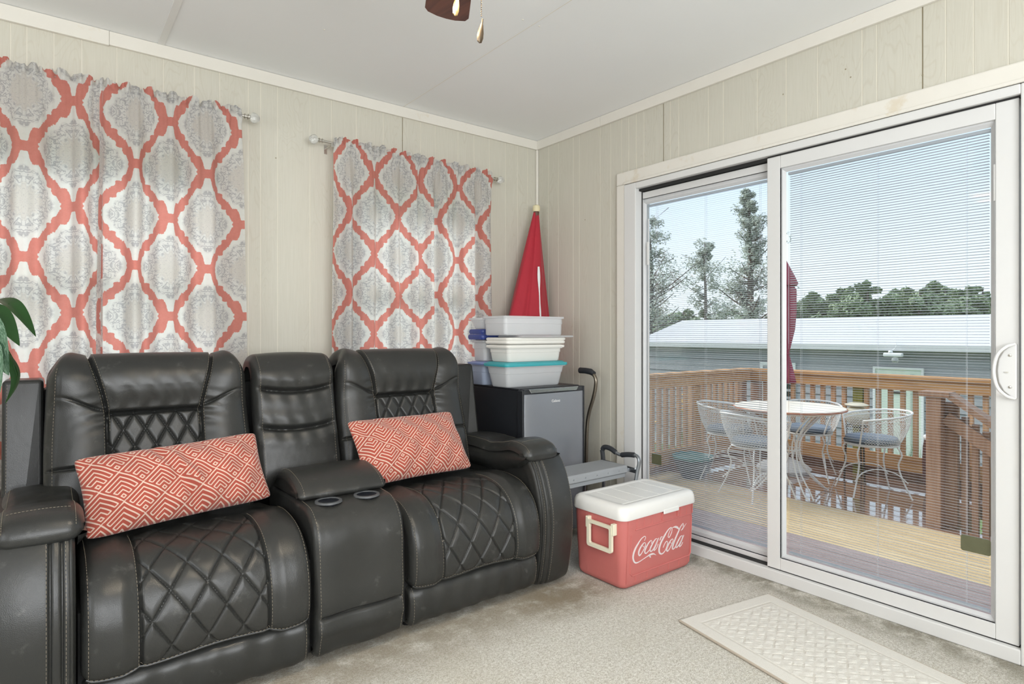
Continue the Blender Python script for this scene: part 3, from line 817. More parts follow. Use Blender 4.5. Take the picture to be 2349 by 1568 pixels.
def seat(xc, hw, mirror=1):
    a = .174
    path = [(-.60, .455), (-.78, .478), (-.93, .486), (-1.04, .468), (-1.115, .415), (-1.150, .34), (-1.158, .26), (-1.150, .205), (-1.128, .186), (-1.09, .184)]
    LEN = [Surf(path, xc, hw).L]
    def rel(dx, sv, y, z):
        q = np.abs(dx); fade = sstep(.20, .27, sv)
        o = quilt(dx, sv, .0985, .158, .10, .0050, .0035)*sstep(a+.004, a-.004, q)*fade*sstep(-.046, -.066, sv-LEN[0])
        o = o+.012*sstep(a+.002, a+.05, q)*sstep(.10, .3, sv)*(1-.5*sstep(a+.08, hw, q))
        o = o+groove(q-a, .0045, .010)*fade
        o = o+.004*np.sin(dx*17+1)*np.sin(sv*14)+.0035*np.sin(dx*61+sv*9)*np.exp(-((sv-.25)/.1)**2)
        return o
    S_ = Surf(path, xc, hw, .030, rel, skirt=.09)
    c = sp(S_.mesh(250, 330), 'seat_cushion', M_LEATHER, recalc=False)
    m = MB(); ss = np.linspace(.25, S_.L-.055, 90)
    for sg in (-1, 1): stitch(m, S_.ev(np.full(90, sg*(a+.007)), ss, .0012, True))
    for sg in (-1, 1): stitch(m, S_.ev(np.full(120, sg*(hw-.016)), np.linspace(.22, S_.L-.05, 120), .0012, True))
    stitch(m, S_.ev(np.linspace(-hw+.02, hw-.02, 90), np.full(90, S_.L-.056), .0012, True))
    sp(m, 'stitching', M_THREAD, c)
    m = MB(); m.tube(S_.ev(np.linspace(-hw+.012, hw-.012, 60), np.full(60, S_.L-.046), .001, True), .0045, 8); sp(m, 'piping', M_LEATHER2, c)
    f = Surf([(-1.085, .183), (-1.118, .176), (-1.138, .150), (-1.141, .10), (-1.132, .055), (-1.110, .034), (-1.06, .032)], xc, hw-.002, .022, lambda dx, sv, y, z: .004*np.sin(dx*23)*np.sin(sv*20)+.002*np.sin(dx*70+sv*12), skirt=.05)
    fo = sp(f.mesh(90, 60), 'footrest_panel', M_LEATHER, recalc=False)
    m = MB(); stitch(m, f.ev(np.full(60, -hw+.018), np.linspace(.03, f.L-.05, 60), .001, True)); stitch(m, f.ev(np.full(60, hw-.018), np.linspace(.03, f.L-.05, 60), .001, True)); sp(m, 'stitching', M_THREAD, fo)
seat(-2.262, .313); seat(-1.268, .313)
def backrest(xc, hw0):
    path = [(-.60, .36), (-.640, .47), (-.625, .58), (-.590, .70), (-.560, .80), (-.545, .87), (-.545, .93), (-.535, .985), (-.500, 1.030), (-.445, 1.050), (-.390, 1.040), (-.350, 1.00), (-.325, .90), (-.30, .75)]
    S0 = Surf(path, xc, hw0)
    def hw(z, y):
        rr = .085; zt = 1.055; t = np.clip((z-(zt-rr))/rr, 0, 1); base = hw0-.010*sstep(.70, 1.02, z)
        return base-(rr*.62)*(1-np.sqrt(np.maximum(0, 1-t*t*.96)))
    def s_at(zq):   # arc length where the front face reaches height zq
        k = int(np.argmax(S0.P[:, 1])); return float(np.interp(zq, S0.P[5:k, 1], S0.t[5:k]))
    sc = s_at(.846); sb = s_at(.60); s9 = s_at(.90); sl = s_at(.69)
    def seam(sv): return .152+.050*sstep(sc-.02, sc+.26, sv)
    def rel(dx, sv, y, z):
        q = np.abs(dx); sm = seam(sv); top = sstep(sc-.004, sc+.012, sv); inn = sstep(sm+.005, sm-.005, q)
        front = sstep(S0.L*.72, S0.L*.62, sv)
        o = .020*inn*top*np.minimum(1, (np.clip(sv-sc, 0, 1)/.10)**.5)*front*(1-.25*(q/.2)**2)
        o = o+groove(sv-sc, .007, .022)*inn
        o = o+groove(q-sm, .0055, .014)*sstep(S0.L*.8, S0.L*.7, sv)
        o = o+(quilt(dx, sv, .0685, .125, sc, .0060, .0045)-.004)*inn*(1-top)
        out = 1-inn; w = q-sm
        c1 = sc+.012+.055*sstep(0, .13, w)
        o = o+out*(.016*np.sin(np.clip(w/.16, 0, 1)*PI)*sstep(.2, .35, sv))
        o = o+out*groove(sv-c1, .006, .011)*sstep(.165, .02, w)
        o = o+out*groove(sv-(sl-.02*sstep(0, .1, w)), .006, .010)*sstep(-.01, .05, w)
        # pull wrinkles fanning from the seam ends, soft creases in the head roll
        o = o+out*.0035*np.sin((sv-sc)*150+w*30)*np.exp(-(w/.05)**2)*np.exp(-((sv-sc)/.07)**2)
        o = o+inn*top*front*.0022*np.sin(dx*95+4*np.sin(sv*20)+xc)*np.exp(-((sv-sc-.03)/.07)**2)
        return o
    S_ = Surf(path, xc, hw, .042, rel, skirt=.05)
    mb = S_.mesh(260, 420, skirt=.06)
    b = sp(mb, 'backrest', M_LEATHER, recalc=False)
    m = MB()
    sv = np.linspace(sb-.05, S0.L*.70, 110)
    for sg in (-1, 1):
        stitch(m, S_.ev(sg*(seam(sv)+.0085), sv, .0010, True))
        if True: stitch(m, S_.ev(sg*(seam(sv)-.0085), sv, .0010, True)[45:])
    sv = np.linspace(.10, S0.L*.60, 140)
    for sg in (-1, 1):
        h = hw(np.interp(sv, S_.t, S_.P[:, 1]), 0)
        stitch(m, S_.ev(sg*(h-.024), sv, .0012, True))
    sp(m, 'stitching', M_THREAD, b)
    return b
bl_ = backrest(-2.325, .332); backrest(-1.292, .332)
m = MB(); m.tube([(-2.262, -.553, .975), (-2.255, -.552, .987), (-2.247, -.548, .998), (-2.243, -.541, 1.012)], [.0006, .0016, .0013, .0005], 6); sp(m, 'worn_scratch', M_WORN, bl_)
# centre back between the two backrests: three rolls
pathc = [(-.60, .48), (-.635, .56), (-.600, .70), (-.570, .80), (-.552, .90), (-.540, .98), (-.495, 1.030), (-.445, 1.042), (-.390, 1.03), (-.35, .98), (-.33, .85)]
Sc = Surf(pathc, -1.808, .168)
kc = int(np.argmax(Sc.P[:, 1]))
sA = float(np.interp(.900, Sc.P[5:kc, 1], Sc.t[5:kc])); sB = float(np.interp(.745, Sc.P[5:kc, 1], Sc.t[5:kc]))
def relc(dx, sv, y, z):
    o = 0
    for s0 in (sA, sB):
        line = s0+.022*(1-(dx/.16)**2)*-1+.010; o = o+groove(sv-line, .009, .024)*sstep(.166, .12, np.abs(dx))
        o = o+.010*np.exp(-((sv-line-.05)/.035)**2)+.008*np.exp(-((sv-line+.05)/.035)**2)
        o = o+.0022*np.sin(dx*90+sv*20)*np.exp(-((sv-line)/.05)**2)
    return o+.010*(1-(dx/.168)**2)
Sc = Surf(pathc, -1.808, .172, .030, relc, skirt=.05)
cb = sp(Sc.mesh(110, 300), 'center_back', M_LEATHER, recalc=False)
m = MB()
for sg in (-1, 1): stitch(m, Sc.ev(np.full(140, sg*.146), np.linspace(.08, Sc.L*.68, 140), .001, True))
sp(m, 'stitching', M_THREAD, cb)
# console
pc = [(-.62, .525), (-.80, .532), (-.98, .530), (-1.06, .520), (-1.115, .480), (-1.140, .42), (-1.148, .32), (-1.150, .22), (-1.148, .17), (-1.146, .11), (-1.135, .055), (-1.11, .035), (-1.06, .033)]
S1 = Surf(pc, -1.770, .166)
sk = float(np.interp(-.172, -S1.P[200:, 1], S1.t[200:]))
cups = [(-1.846, -1.020, .0385), (-1.700, -1.020, .0385)]
def relk(dx, sv, y, z):
    o = groove(sv-sk-.02*np.exp(-((dx+.166)/.05)**2)*0, .006, .013)*sstep(.160, .135, np.abs(dx))
    o = o+.010*np.exp(-((sv-sk-.045)/.03)**2)+.004*np.exp(-((sv-sk+.05)/.05)**2)
    return o+.0025*np.sin(dx*31+sv*7)*sstep(.5, .6, sv)
S1 = Surf(pc, -1.770, .168, .022, relk, skirt=.06)
con = sp(S1.mesh(110, 210, skirt=.10, holes=cups), 'console', M_LEATHER, recalc=False)
m = MB()
for sg in (-1, 1): stitch(m, S1.ev(np.full(160, sg*.152), np.linspace(.30, S1.L-.06, 160), .001, True))
sp(m, 'stitching', M_THREAD, con)
m = side_fill(S1, -1.934, -1.606, [(-.62, .05)], .010); sp(m, 'console_side', M_LEATHER2, smooth=False, bevel=.004)
for cx, cy, rr in cups:
    z0 = .5295
    m = MB(); m.lathe([(.034, -.004), (.0365, .0035), (.041, .0050), (.047, .0035), (.0485, -.002)], (cx, cy, z0), 40); r_ = sp(m, 'cup_holder', M_RING, con)
    m = MB(); m.lathe([(.037, .002), (.035, -.06), (.0, -.062)], (cx, cy, z0), 32); sp(m, 'cup_well', M_CUP, r_, recalc=False)
# padded console lid
m = MB(); loops = []
for q in np.linspace(0, 1, 26):
    # across depth: front edge y -.985 to back -.70
    pass
pl_ = [(-.66, .556), (-.72, .598), (-.80, .612), (-.88, .606), (-.945, .585), (-.978, .560), (-.985, .543), (-.965, .533), (-.90, .530)]
S2 = Surf(pl_, -1.770, .172, .024, lambda dx, sv, y, z: .004*(1-(dx/.17)**2)+.0012*np.sin(dx*60+sv*30), skirt=.03)
lid = sp(S2.mesh(80, 80), 'console_lid', M_LEATHER, recalc=False)
m = side_fill(S2, -1.770-.168, -1.770+.168, [(-.66, .530)], .008); sp(m, 'lid_side', M_LEATHER2, lid, smooth=False, bevel=.003)
m = MB()
for sg in (-1, 1): stitch(m, S2.ev(np.full(70, sg*.150), np.linspace(.05, S2.L-.09, 70), .001, True), L=.006)
sp(m, 'stitching', M_THREAD, lid)
# armrests
def arm(x0, x1, inner):      # inner = +1 when the seat lies towards +x
    xc = (x0+x1)/2; hw = (x1-x0)/2
    pa = [(-.55, .590), (-.80, .600), (-.95, .604), (-1.03, .588), (-1.088, .535), (-1.128, .44), (-1.148, .34), (-1.146, .22), (-1.128, .10), (-1.105, .03), (-1.06, .022)]
    def ra(dx, sv, y, z):
        o = 0
        for g in (inner*(hw-.030), inner*(hw-.056)): o = o+groove(dx-g, .004, .007)
        return o+.010*np.cos(dx/hw*PI/2)
    Sa = Surf(pa, xc, hw, .018, ra, skirt=.05)
    a = sp(Sa.mesh(90, 170, skirt=.05), 'armrest', M_LEATHER, recalc=False)
    m = side_fill(Sa, x0+.004, x1-.004, [(-.22, .03), (-.22, .56)], .012)
    sp(m, 'arm_side', M_LEATHER2, a, smooth=False, bevel=.004)
    m = MB()
    for g in (inner*(hw-.022), inner*(hw-.064), -inner*(hw-.014)): stitch(m, Sa.ev(np.full(160, g), np.linspace(.25, Sa.L-.06, 160), .001, True))
    sp(m, 'stitching', M_THREAD, a)
    m = MB(); g = (hw-.010)*inner; m.tube(Sa.ev(np.full(90, g), np.linspace(.30, Sa.L-.06, 90), .002, True), .0042, 8); sp(m, 'piping', M_LEATHER2, a)
    m = MB()
    for q in (.34, .36, .375): 
        m.tube(Sa.ev(np.full(8, g*1.0), np.linspace(q, q+.014, 8), .0052, True), [.0005, .0018, .0022, .0016, .002, .0015, .001, .0004], 6)
    sp(m, 'worn_spot', M_WORN, a)
    # padded top
    pt = [(-.46, .575), (-.52, .610), (-.66, .618), (-.78, .612), (-.86, .622), (-.95, .640), (-1.02, .634), (-1.060, .618), (-1.078, .590), (-1.070, .565), (-1.03, .555)]
    xp = xc+inner*.022; hp = hw+.002
    Sp = Surf(pt, xp, hp, .040, lambda dx, sv, y, z: .007*np.cos(dx/hp*PI/2)+.0015*np.sin(sv*60+dx*30)*np.exp(-((sv-.32)/.1)**2), skirt=.0)
    mb = Sp.mesh(70, 110, skirt=.0)
    # inner bolster hanging down to the seat
    def fl(sg):
        y = np.linspace(-.50, -1.070, 60); out = []
        for yy in y:
            k = np.interp(yy, [-1.07, -1.04, -.98, -.80, -.6, -.5], [.585, .595, .600, .585, .585, .58]); d = np.interp(yy, [-1.07, -1.05, -1.0, -.85, -.6, -.5], [.015, .045, .075, .10, .10, .09])
            row = []
            for an in np.linspace(0, 1, 14):
                th = an*PI; row.append((xp+sg*(hp-.018+.022*math.sin(th)), yy, k-d*an+.0))
            out.append(row)
        return np.array(out)
    p_ = sp(mb, 'arm_pad', M_LEATHER, recalc=False)
    m = MB(); m.grid(fl(inner)); m.grid(fl(-inner)); sp(m, 'bolster', M_LEATHER2, p_, recalc=False)
    m = MB()
    for sg in (-1, 1): stitch(m, Sp.ev(np.full(100, sg*(hp-.022)), np.linspace(.06, Sp.L-.08, 100), .001, True), L=.0055, gap=.003)
    stitch(m, Sp.ev(np.linspace(-hp+.03, hp-.03, 50), np.full(50, Sp.L-.16), .001, True), L=.0055, gap=.003)
    sp(m, 'stitching', M_THREAD, p_)
arm(-.950, -.752, -1); arm(-2.785, -2.585, 1)
# back panels and base
def wing(xa, xb):
    m = MB(); m.loft([[(x, y, z) for x, y, z in ((xa, -.22, .05), (xb, -.22, .05), (xb, -.22, .965), (xa, -.22, .965))], [(x, y, z) for x, y, z in ((xa, -.52, .05), (xb, -.56, .05), (xb, -.40, .968), (xa, -.40, .968))]])
    o = sp(m, 'back_wing', M_LEATHER2, smooth=False, bevel=.014, seg=4)
    m = MB(); stitch(m, [(xa+.014, -.405-.16*q, .955-.60*q) for q in np.linspace(0, 1, 40)]); sp(m, 'stitching', M_THREAD, o)
wing(-2.770, -2.655); wing(-.955, -.80)
m = MB(); m.b2((-2.66, -.36, .06), (-.95, -.235, .93)); sp(m, 'back_panel', M_LEATHER2, smooth=False, bevel=.015, seg=3)
m = MB(); m.b2((-2.58, -1.09, .045), (-.955, -.25, .36)); sp(m, 'base', M_BASEBLK, smooth=False)
for fx in (-2.50, -2.0, -1.53, -1.03):
    for fy in (-.32, -1.02):
        m = MB(); m.lathe([(.022, 0), (.022, .046)], (fx, fy, 0), 14); sp(m, 'foot', M_BLACKP)
# ---------------------------------------------------------------- throw pillows
def pillow(label, c, ax, ay, w, h, th, seed, uvr=0., flip=1, sag=0.):
    """c centre, ax along the width, ay up the height"""
    r = np.random.RandomState(seed); ax = Vector(ax).normalized(); ay = Vector(ay); ay = (ay-ax*ay.dot(ax)).normalized(); az = ax.cross(ay)
    n, k = 90, 54;     M = Matrix((ax, ay, az)).transposed()
    U = np.linspace(-1, 1, n); V = np.linspace(-1, 1, k)
    for side in (1,):
        P = []; UV = []
        for sd in (1, -1):
            G = np.zeros((k, n, 3)); Q = np.zeros((k, n, 2))
            for i, v in enumerate(V):
                u = U; pin = .045*(v*v-.0); pu = .05*(u*u)
                x = u*w/2*(1-.045*(1-v*v)); y = v*h/2*(1-.06*(1-u*u)*1)+0*u
                tt = (np.maximum(0, 1-np.abs(u)**3.2)**.75*np.maximum(0, 1-abs(v)**2.2)**.62)*th/2
                wr = .008*np.sin(u*9+v*3+seed)*np.sin(v*4+u*5)+.004*np.sin(u*17-v*6+seed*2)+.014*np.exp(-((u-.05+.25*v)/.07)**2)*(seed % 2)-.014*np.exp(-((u+.07+.2*v)/.05)**2)*(seed % 2)
                z = sd*(tt+wr*np.minimum(1, tt/(th*.2)))-sag*np.sin((u+1)*PI/2)*0
                cn = np.abs(u)**9*abs(v)**9; G[i, :, 0] = x*(1-.035*cn); G[i, :, 1] = y*(1-.07*cn); G[i, :, 2] = z; Q[i, :, 0] = u*w/2+uvr; Q[i, :, 1] = flip*v*h/2
            P.append(G); UV.append(Q)
        m = MB(); m.grid(P[0], uv=UV[0]); m.grid(P[1][:, ::-1], uv=UV[1][:, ::-1])
    t = tag(m.build('throw_pillow', M_PILLOW, angle=0, recalc=False, dbl=True), label, 'pillow'); t.location = c; t.rotation_euler = M.to_euler()
    return t
# corners found on the seat: left pillow
BL, BR, TL, TR = Vector((-2.540, -.930, .500)), Vector((-1.975, -.835, .502)), Vector((-2.588, -.812, .722)), Vector((-2.034, -.712, .752))
pillow('coral maze-patterned lumbar pillow on the left seat of the sofa', tuple((BL+BR+TL+TR)/4+Vector((0, .012, .012))), (BR-BL)+(TR-TL), (TL-BL)+(TR-BR), .585, .268, .155, 3, .02, 1)
BL, BR, TL, TR = Vector((-1.570, -.875, .500)), Vector((-1.090, -.835, .500)), Vector((-1.690, -.712, .757)), Vector((-1.118, -.660, .750))
pillow('coral maze-patterned lumbar pillow on the right seat, tilted against the backrest', tuple((BL+BR+TL+TR)/4+Vector((0, .012, .010))), (BR-BL)+(TR-TL), (TL-BL)+(TR-BR)+Vector((.03, 0, 0)), .555, .305, .155, 8, .05, -1)
# ---------------------------------------------------------------- compact refrigerator
def local(t): return Matrix.Translation(-Vector(t.location))
fr = thing('compact_refrigerator', 'black compact refrigerator with a silver grey door beside the sofa arm', 'refrigerator', (-.46, -.44, 0)); I = local(fr)
m = MB(); m.b2((-.676, -.640, .02), (-.244, -.215, .832)); m.xform(I).build('body', M_FRBLK, fr, smooth=False, bevel=.006, seg=3)
m = MB(); m.b2((-.680, -.655, .832), (-.240, -.205, .842)); m.xform(I).build('top', M_FRBLK, fr, smooth=False, bevel=.004, seg=3)
m = MB(); L = []
for k in range(2):
    pass
prof = [(-.6690, -.646), (-.6690, -.684), (-.655, -.6885)]+[(-.655+.40*t, -.6885-.006*math.sin(PI*t)) for t in np.linspace(.1, .9, 9)]+[(-.251, -.6885), (-.239, -.684), (-.239, -.646)]
m.prism(prof, .045, .812, 'z'); d_ = m.xform(I).build('door', M_FRDOOR, fr, smooth=True, bevel=.002)
m = MB(); m.b2((-.684, -.690, .045), (-.6695, -.644, .834)); m.xform(I).build('door_edge', M_FRBLK, d_, smooth=False, bevel=.005, seg=3)
m = MB(); m.b2((-.6695, -.688, .812), (-.239, -.645, .838)); m.b2((-.240, -.690, .045), (-.232, -.645, .838)); m.xform(I).build('door_trim', M_FRBLK, d_, smooth=False, bevel=.003)
m = MB(); prof = [(-.645, .838), (-.630, .818), (-.300, .818), (-.285, .838)]
m.prism(prof, -.6965, -.672, 'y'); m.xform(I).build('handle_lip', M_FRLIP, d_, smooth=False, bevel=.002)
def text(s, size, ext, sx=1.0):
    cu = bpy.data.curves.new('t', 'FONT'); cu.body = s; cu.size = size; cu.extrude = ext; cu.align_x = 'CENTER'; cu.align_y = 'CENTER'; cu.space_character = .95
    o = bpy.data.objects.new('t', cu); COL.objects.link(o); dg = bpy.context.evaluated_depsgraph_get(); me = bpy.data.meshes.new_from_object(o.evaluated_get(dg))
    b = MB(); b.add([(v.co.x*sx, v.co.y, v.co.z) for v in me.vertices], [tuple(p.vertices) for p in me.polygons]); bpy.data.objects.remove(o); bpy.data.meshes.remove(me)
    return b
b = text('Galanz', .021, .0006, 1.15); b.xform(Matrix.Translation((-.456, -.6960, .768)) @ Matrix.Rotation(PI/2, 4, 'X')); b.xform(I).build('lettering', M_LETTER, d_, smooth=False)
for x in (-.64, -.28):
    for y in (-.60, -.25): m = MB(); m.lathe([(.016, 0), (.016, .022)], (x, y, 0), 12); m.xform(I).build('foot', M_BLACKP, fr)
# ---------------------------------------------------------------- plastic storage boxes
def tubbox(x0, x1, y0, y1, z0, z1, taper, mat, lid=None, lidmat=None, label='', rz=0, open_top=False, group=None, upside=False):
    t = thing('storage_box', label, 'storage box', ((x0+x1)/2, (y0+y1)/2, z0), rz, group); w = (x1-x0)/2; d = (y1-y0)/2; h = z1-z0; r = .022; m = MB()
    def lp(z, s, e=0.): return rrect(-w+s, w-s, -d+s, d-s, max(.006, r-e), z)
    lt = .0 if lid is None else lid
    hh = h-lt; tb, tt = (taper, .012) if not upside else (.012, taper)
    L = [lp(.002, tb+.012), lp(0, tb+.004), lp(.006, tb), lp(hh*.60, tb+(tt-tb)*.60), lp(hh*.61, tb+(tt-tb)*.6-.002), lp(hh-.012, tt), lp(hh-.011, .004), lp(hh, .003), lp(hh, .007), lp(hh-.004, tt+.003), lp(.006, tb+.003)]
    m.loft(L, cap0=True, cap1=True); m.build('tub', mat, t, smooth=True, angle=40)
    if lid:
        m = MB(); z = hh
        m.loft([lp(z-.005, .004), lp(z-.006, -.003), lp(z+.002, -.005), lp(z+lt*.55, -.003), lp(z+lt*.6, .006), lp(z+lt*.8, .010), lp(z+lt, .016), lp(z+lt, .03), lp(z+lt*.75, .036)]); m.build('lid', lidmat, t, smooth=True, angle=30)
    return t
def lidonly(x0, x1, y0, y1, z0, h, mat, label, group=None, rz=0):
    t = thing('box_lid', label, 'lid', ((x0+x1)/2, (y0+y1)/2, z0), rz, group); w = (x1-x0)/2; d = (y1-y0)/2; m = MB()
    def lp(z, s): return rrect(-w+s, w-s, -d+s, d-s, .02, z)
    m.loft([lp(.003, .012), lp(0, .004), lp(h*.4, 0), lp(h*.75, .001), lp(h, .006), lp(h, .02), lp(h*.8, .026)]); m.build('panel', mat, t, smooth=True, angle=30); return t
ZF = .8425
tubbox(-.728, -.288, -.610, -.395, ZF, .979, .030, M_TUB, .018, M_LIDTEAL, 'clear storage box with a teal lid, lowest of the front stack on the refrigerator')
lw = tubbox(-.715, -.305, -.605, -.400, .980, 1.076, .020, M_TUBW, .014, M_LIDWHT, 'milky white storage box with a white lid, on the teal-lidded box')
lidonly(-.722, -.298, -.610, -.395, 1.077, .018, M_LIDWHT, 'thick cream box lid lying on the closed milky storage box')
lidonly(-.718, -.292, -.608, -.395, 1.0955, .016, M_LIDWHT, 'cream box lid, the middle one of the three loose lids')
lidonly(-.640, -.238, -.620, -.400, 1.112, .011, M_TUB, 'clear white box lid jutting right under the top storage box', rz=.02)
tubbox(-.742, -.300, -.612, -.392, 1.1235, 1.228, .014, M_TUB, label='open clear storage box on top of the front stack, in front of the red umbrella')
tubbox(-.715, -.44, -.375, -.215, ZF, .975, .018, M_TUBB, .012, M_LIDLAV, 'bluish storage box with a periwinkle lid behind the teal-lidded box')
tubbox(-.700, -.45, -.365, -.220, .976, 1.098, .014, M_TUB, .006, M_TUB, 'tall clear storage box standing on the periwinkle-lidded box')
lidonly(-.722, -.47, -.375, -.220, 1.099, .030, M_LIDBLUE, 'navy blue box lid, lower of the two at the back stack')
lidonly(-.716, -.46, -.370, -.222, 1.130, .028, M_LIDBLUE, 'navy blue box lid, upper of the two at the back stack')
tubbox(-.730, -.50, -.375, -.230, 1.159, 1.222, .030, M_TUB, label='open clear tub leaning on top of the navy blue lids')
# ---------------------------------------------------------------- closed red umbrella in the corner
um = thing('patio_umbrella', 'closed red patio umbrella leaning in the room corner behind the storage boxes', 'umbrella', (-.22, -.19, 0)); I = local(um)
top = Vector((-.105, -.115, 1.945)); foot = Vector((-.20, -.17, 0.0)); n = 84; rows = []
for q in np.linspace(0, 1, 40):
    z = 1.925-q*1.05; c = top.lerp(foot, (1.945-z)/1.945); rr = .020+.190*q**1.02
    row = []
    for k in range(n):
        a = 2*PI*k/n; f = abs(math.sin(a*2+1.02+.2*q)); rad = rr*(.58+.48*f**.42)*(1+.03*math.sin(a*9+q*4))*(1+.05*math.sin(a*3+q*3))
        x = c.x+rad*math.cos(a)*(1.10)-.105*q; y = c.y+rad*math.sin(a)*.72-.03*q
        row.append((min(x, -.022), min(y, -.022), z))
    rows.append(row)
m = MB(); m.grid(rows, wrap=True); m.xform(I).build('canopy', M_UMBRED, um, angle=0)
m = MB(); m.lathe([(.0, .032), (.012, .032), (.022, .026), (.025, .0), (.020, -.012), (.0, -.012)], top, 20); m.xform(I).build('cap', M_UMBCAP, um)
m = MB(); m.tube([top, foot], .019, 12); m.xform(I).build('pole', M_POLE, um)
m = MB()    # white strip of print on a fold
rowsw = []
for q in np.linspace(0, 1, 16):
    z = 1.56-.36*q; x0 = -.165-.035*q; yy = -.212-.056*q; wv = .007+.004*math.sin(q*9)
    rowsw.append([(x0-wv, yy+.004, z), (x0, yy-.004, z), (x0+wv, yy+.002, z)])
m.grid(rowsw); o_ = m.xform(I).build('printed_strip', M_LETTER, um, recalc=False); o_['label'] = 'white printed strip on a fold'
# ---------------------------------------------------------------- walking cane
t = thing('walking_cane', 'bronze offset cane with a black foam grip leaning by the refrigerator', 'cane', (-.12, -.58, 0)); I = local(t)
p, _ = catmull([(-.115, -.575, 0.012), (-.118, -.586, .30), (-.120, -.596, .56), (-.120, -.612, .66), (-.120, -.650, .76), (-.120, -.668, .83), (-.121, -.668, .872), (-.122, -.645, .897), (-.124, -.60, .906)], 60)
m = MB(); m.tube(p, .0105, 12); m.xform(I).build('shaft', M_CANE, t)
m = MB(); m.tube([(-.122, -.656, .898), (-.123, -.63, .910), (-.125, -.59, .914), (-.126, -.545, .914), (-.126, -.540, .914)], [.015, .018, .0175, .018, .012], 14); m.xform(I).build('grip', M_RUBBER, t)
m = MB(); m.tube([(-.115, -.575, 0), (-.1155, -.578, .045)], [.018, .014], 12); m.xform(I).build('rubber_tip', M_RUBBER, t)
# ---------------------------------------------------------------- folding step stool
t = thing('step_stool', 'grey folding step stool with a black-gripped hoop handle behind the cooler', 'step stool', (-.48, -.92, 0)); I = local(t)
m = MB(); m.b2((-.700, -1.020, .432), (-.255, -.845, .447)); m.xform(I).build('platform', M_STEP, t, smooth=False, bevel=.003)
m = MB(); m.prism([(-1.021, .447), (-1.028, .440), (-1.028, .412), (-1.018, .404), (-1.014, .412), (-1.014, .440)], -.700, -.255, 'x'); m.b2((-.700, -1.016, .385), (-.258, -1.010, .412)); m.b2((-.70, -.848, .40), (-.258, -.840, .445)); m.xform(I).build('platform_edge', M_STEP, t, smooth=False, bevel=.0015)
m = MB()
for x in (-.64, -.56, -.48, -.40, -.32): m = MB(); m.lathe([(.0042, 0), (.0034, -.0028), (0, -.0034)], (x, -1.0285, .426), 10, axis='y'); m.xform(I).build('rivet', M_FRLIP, t)
hp = [(-.232, -.838, .40), (-.226, -.826, .455), (-.220, -.815, .490), (-.217, -.830, .508), (-.216, -.870, .507), (-.216, -.915, .490), (-.216, -.950, .484), (-.216, -1.0, .494), (-.216, -1.045, .498), (-.218, -1.070, .487), (-.220, -1.076, .460), (-.226, -1.066, .40), (-.245, -1.040, .20), (-.262, -1.015, .012)]
m = MB(); a_, _ = catmull(hp, 90); m.tube(a_, .0095, 10); m.tube([(-.232, -.838, .40), (-.245, -.85, .20), (-.262, -.865, .012)], .0095, 10); m.xform(I).build('frame_tube', M_STEEL, t)
m = MB(); g_, _ = catmull(hp[2:6], 24); m.tube(g_, [.010]+[.0135]*22+[.010], 12); g_, _ = catmull(hp[6:9], 20); m.tube(g_, [.010]+[.0135]*18+[.010], 12); m.tube(catmull(hp[0:3], 12)[0], .0125, 10); m.xform(I).build('handle_grip', M_RUBBER, t)
m = MB(); m.beam((-.256, -.850, .437), (-.222, -1.068, .418), .004, .026); m.beam((-.252, -1.022, .425), (-.224, -1.066, .432), .006, .012); m.xform(I).build('hinge_arm', M_RUBBER, t, smooth=False)
m = MB(); m.lathe([(.009, -.004), (.009, .006), (.005, .010)], (-.252, -1.030, .424), 12, axis='x'); m.beam((-.246, -1.030, .424), (-.224, -1.068, .436), .005, .010); m.xform(I).build('hinge_bolt', M_FRLIP, t)
for a_, b_ in (((-.70, -.855, .43), (-.715, -.855, .009)), ((-.70, -1.005, .43), (-.715, -1.005, .009)), ((-.375, -.84, .40), (-.372, -.80, .009)), ((-.66, -.84, .40), (-.665, -.80, .009))):
    m = MB(); m.tube([a_, b_], .0093, 10); m.xform(I).build('leg', M_STEEL, t)
# ---------------------------------------------------------------- cooler
t = thing('cooler', 'red picnic cooler with a white lid and raised white script lettering', 'cooler', (-.405, -1.21, 0)); I = local(t)
X0, X1, Y0, Y1 = -.672, -.138, -1.372, -1.042
m = MB()
def lp(z, s, r=.042): return rrect(X0+s, X1-s, Y0+s, Y1-s, max(.01, r-s*.3), z, 8)
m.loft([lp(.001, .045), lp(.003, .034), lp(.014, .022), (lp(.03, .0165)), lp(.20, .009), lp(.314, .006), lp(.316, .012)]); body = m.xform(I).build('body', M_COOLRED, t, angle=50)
m = MB(); m.loft([lp(.312, .010), lp(.313, -.001), lp(.318, -.003), lp(.350, .000), lp(.364, .005), lp(.372, .015), lp(.3745, .028), lp(.3745, .040), lp(.3725, .043), lp(.3728, .06)]); m.xform(I).build('lid', M_COOLWHT, t, angle=50)
m = MB()
for x in (-.562, -.458, -.352, -.248): m.tube([(x, -1.315, .3728), (x+.004, -1.10, .3728)], [.0013, .0013], 6)
m.tube([(X0+.052, -1.318, .3729), (X1-.052, -1.318, .3729)], .0014, 6); m.xform(I).build('lid_rib', M_COOLWHT, t)
m = MB(); m.b2((-.400, -1.3785, .300), (-.290, -1.370, .322)); m.xform(I).build('lid_catch', M_COOLWHT, t, smooth=False, bevel=.004, seg=3)
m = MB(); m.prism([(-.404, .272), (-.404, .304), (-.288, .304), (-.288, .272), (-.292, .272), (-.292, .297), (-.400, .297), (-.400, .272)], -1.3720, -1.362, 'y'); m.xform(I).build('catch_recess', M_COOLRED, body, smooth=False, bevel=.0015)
def fr_y(z): return Y0+.006+.0040*(.316-z)/.116 if z > .2 else Y0+.009+.0075*(.2-z)/.17   # front face recedes towards the floor
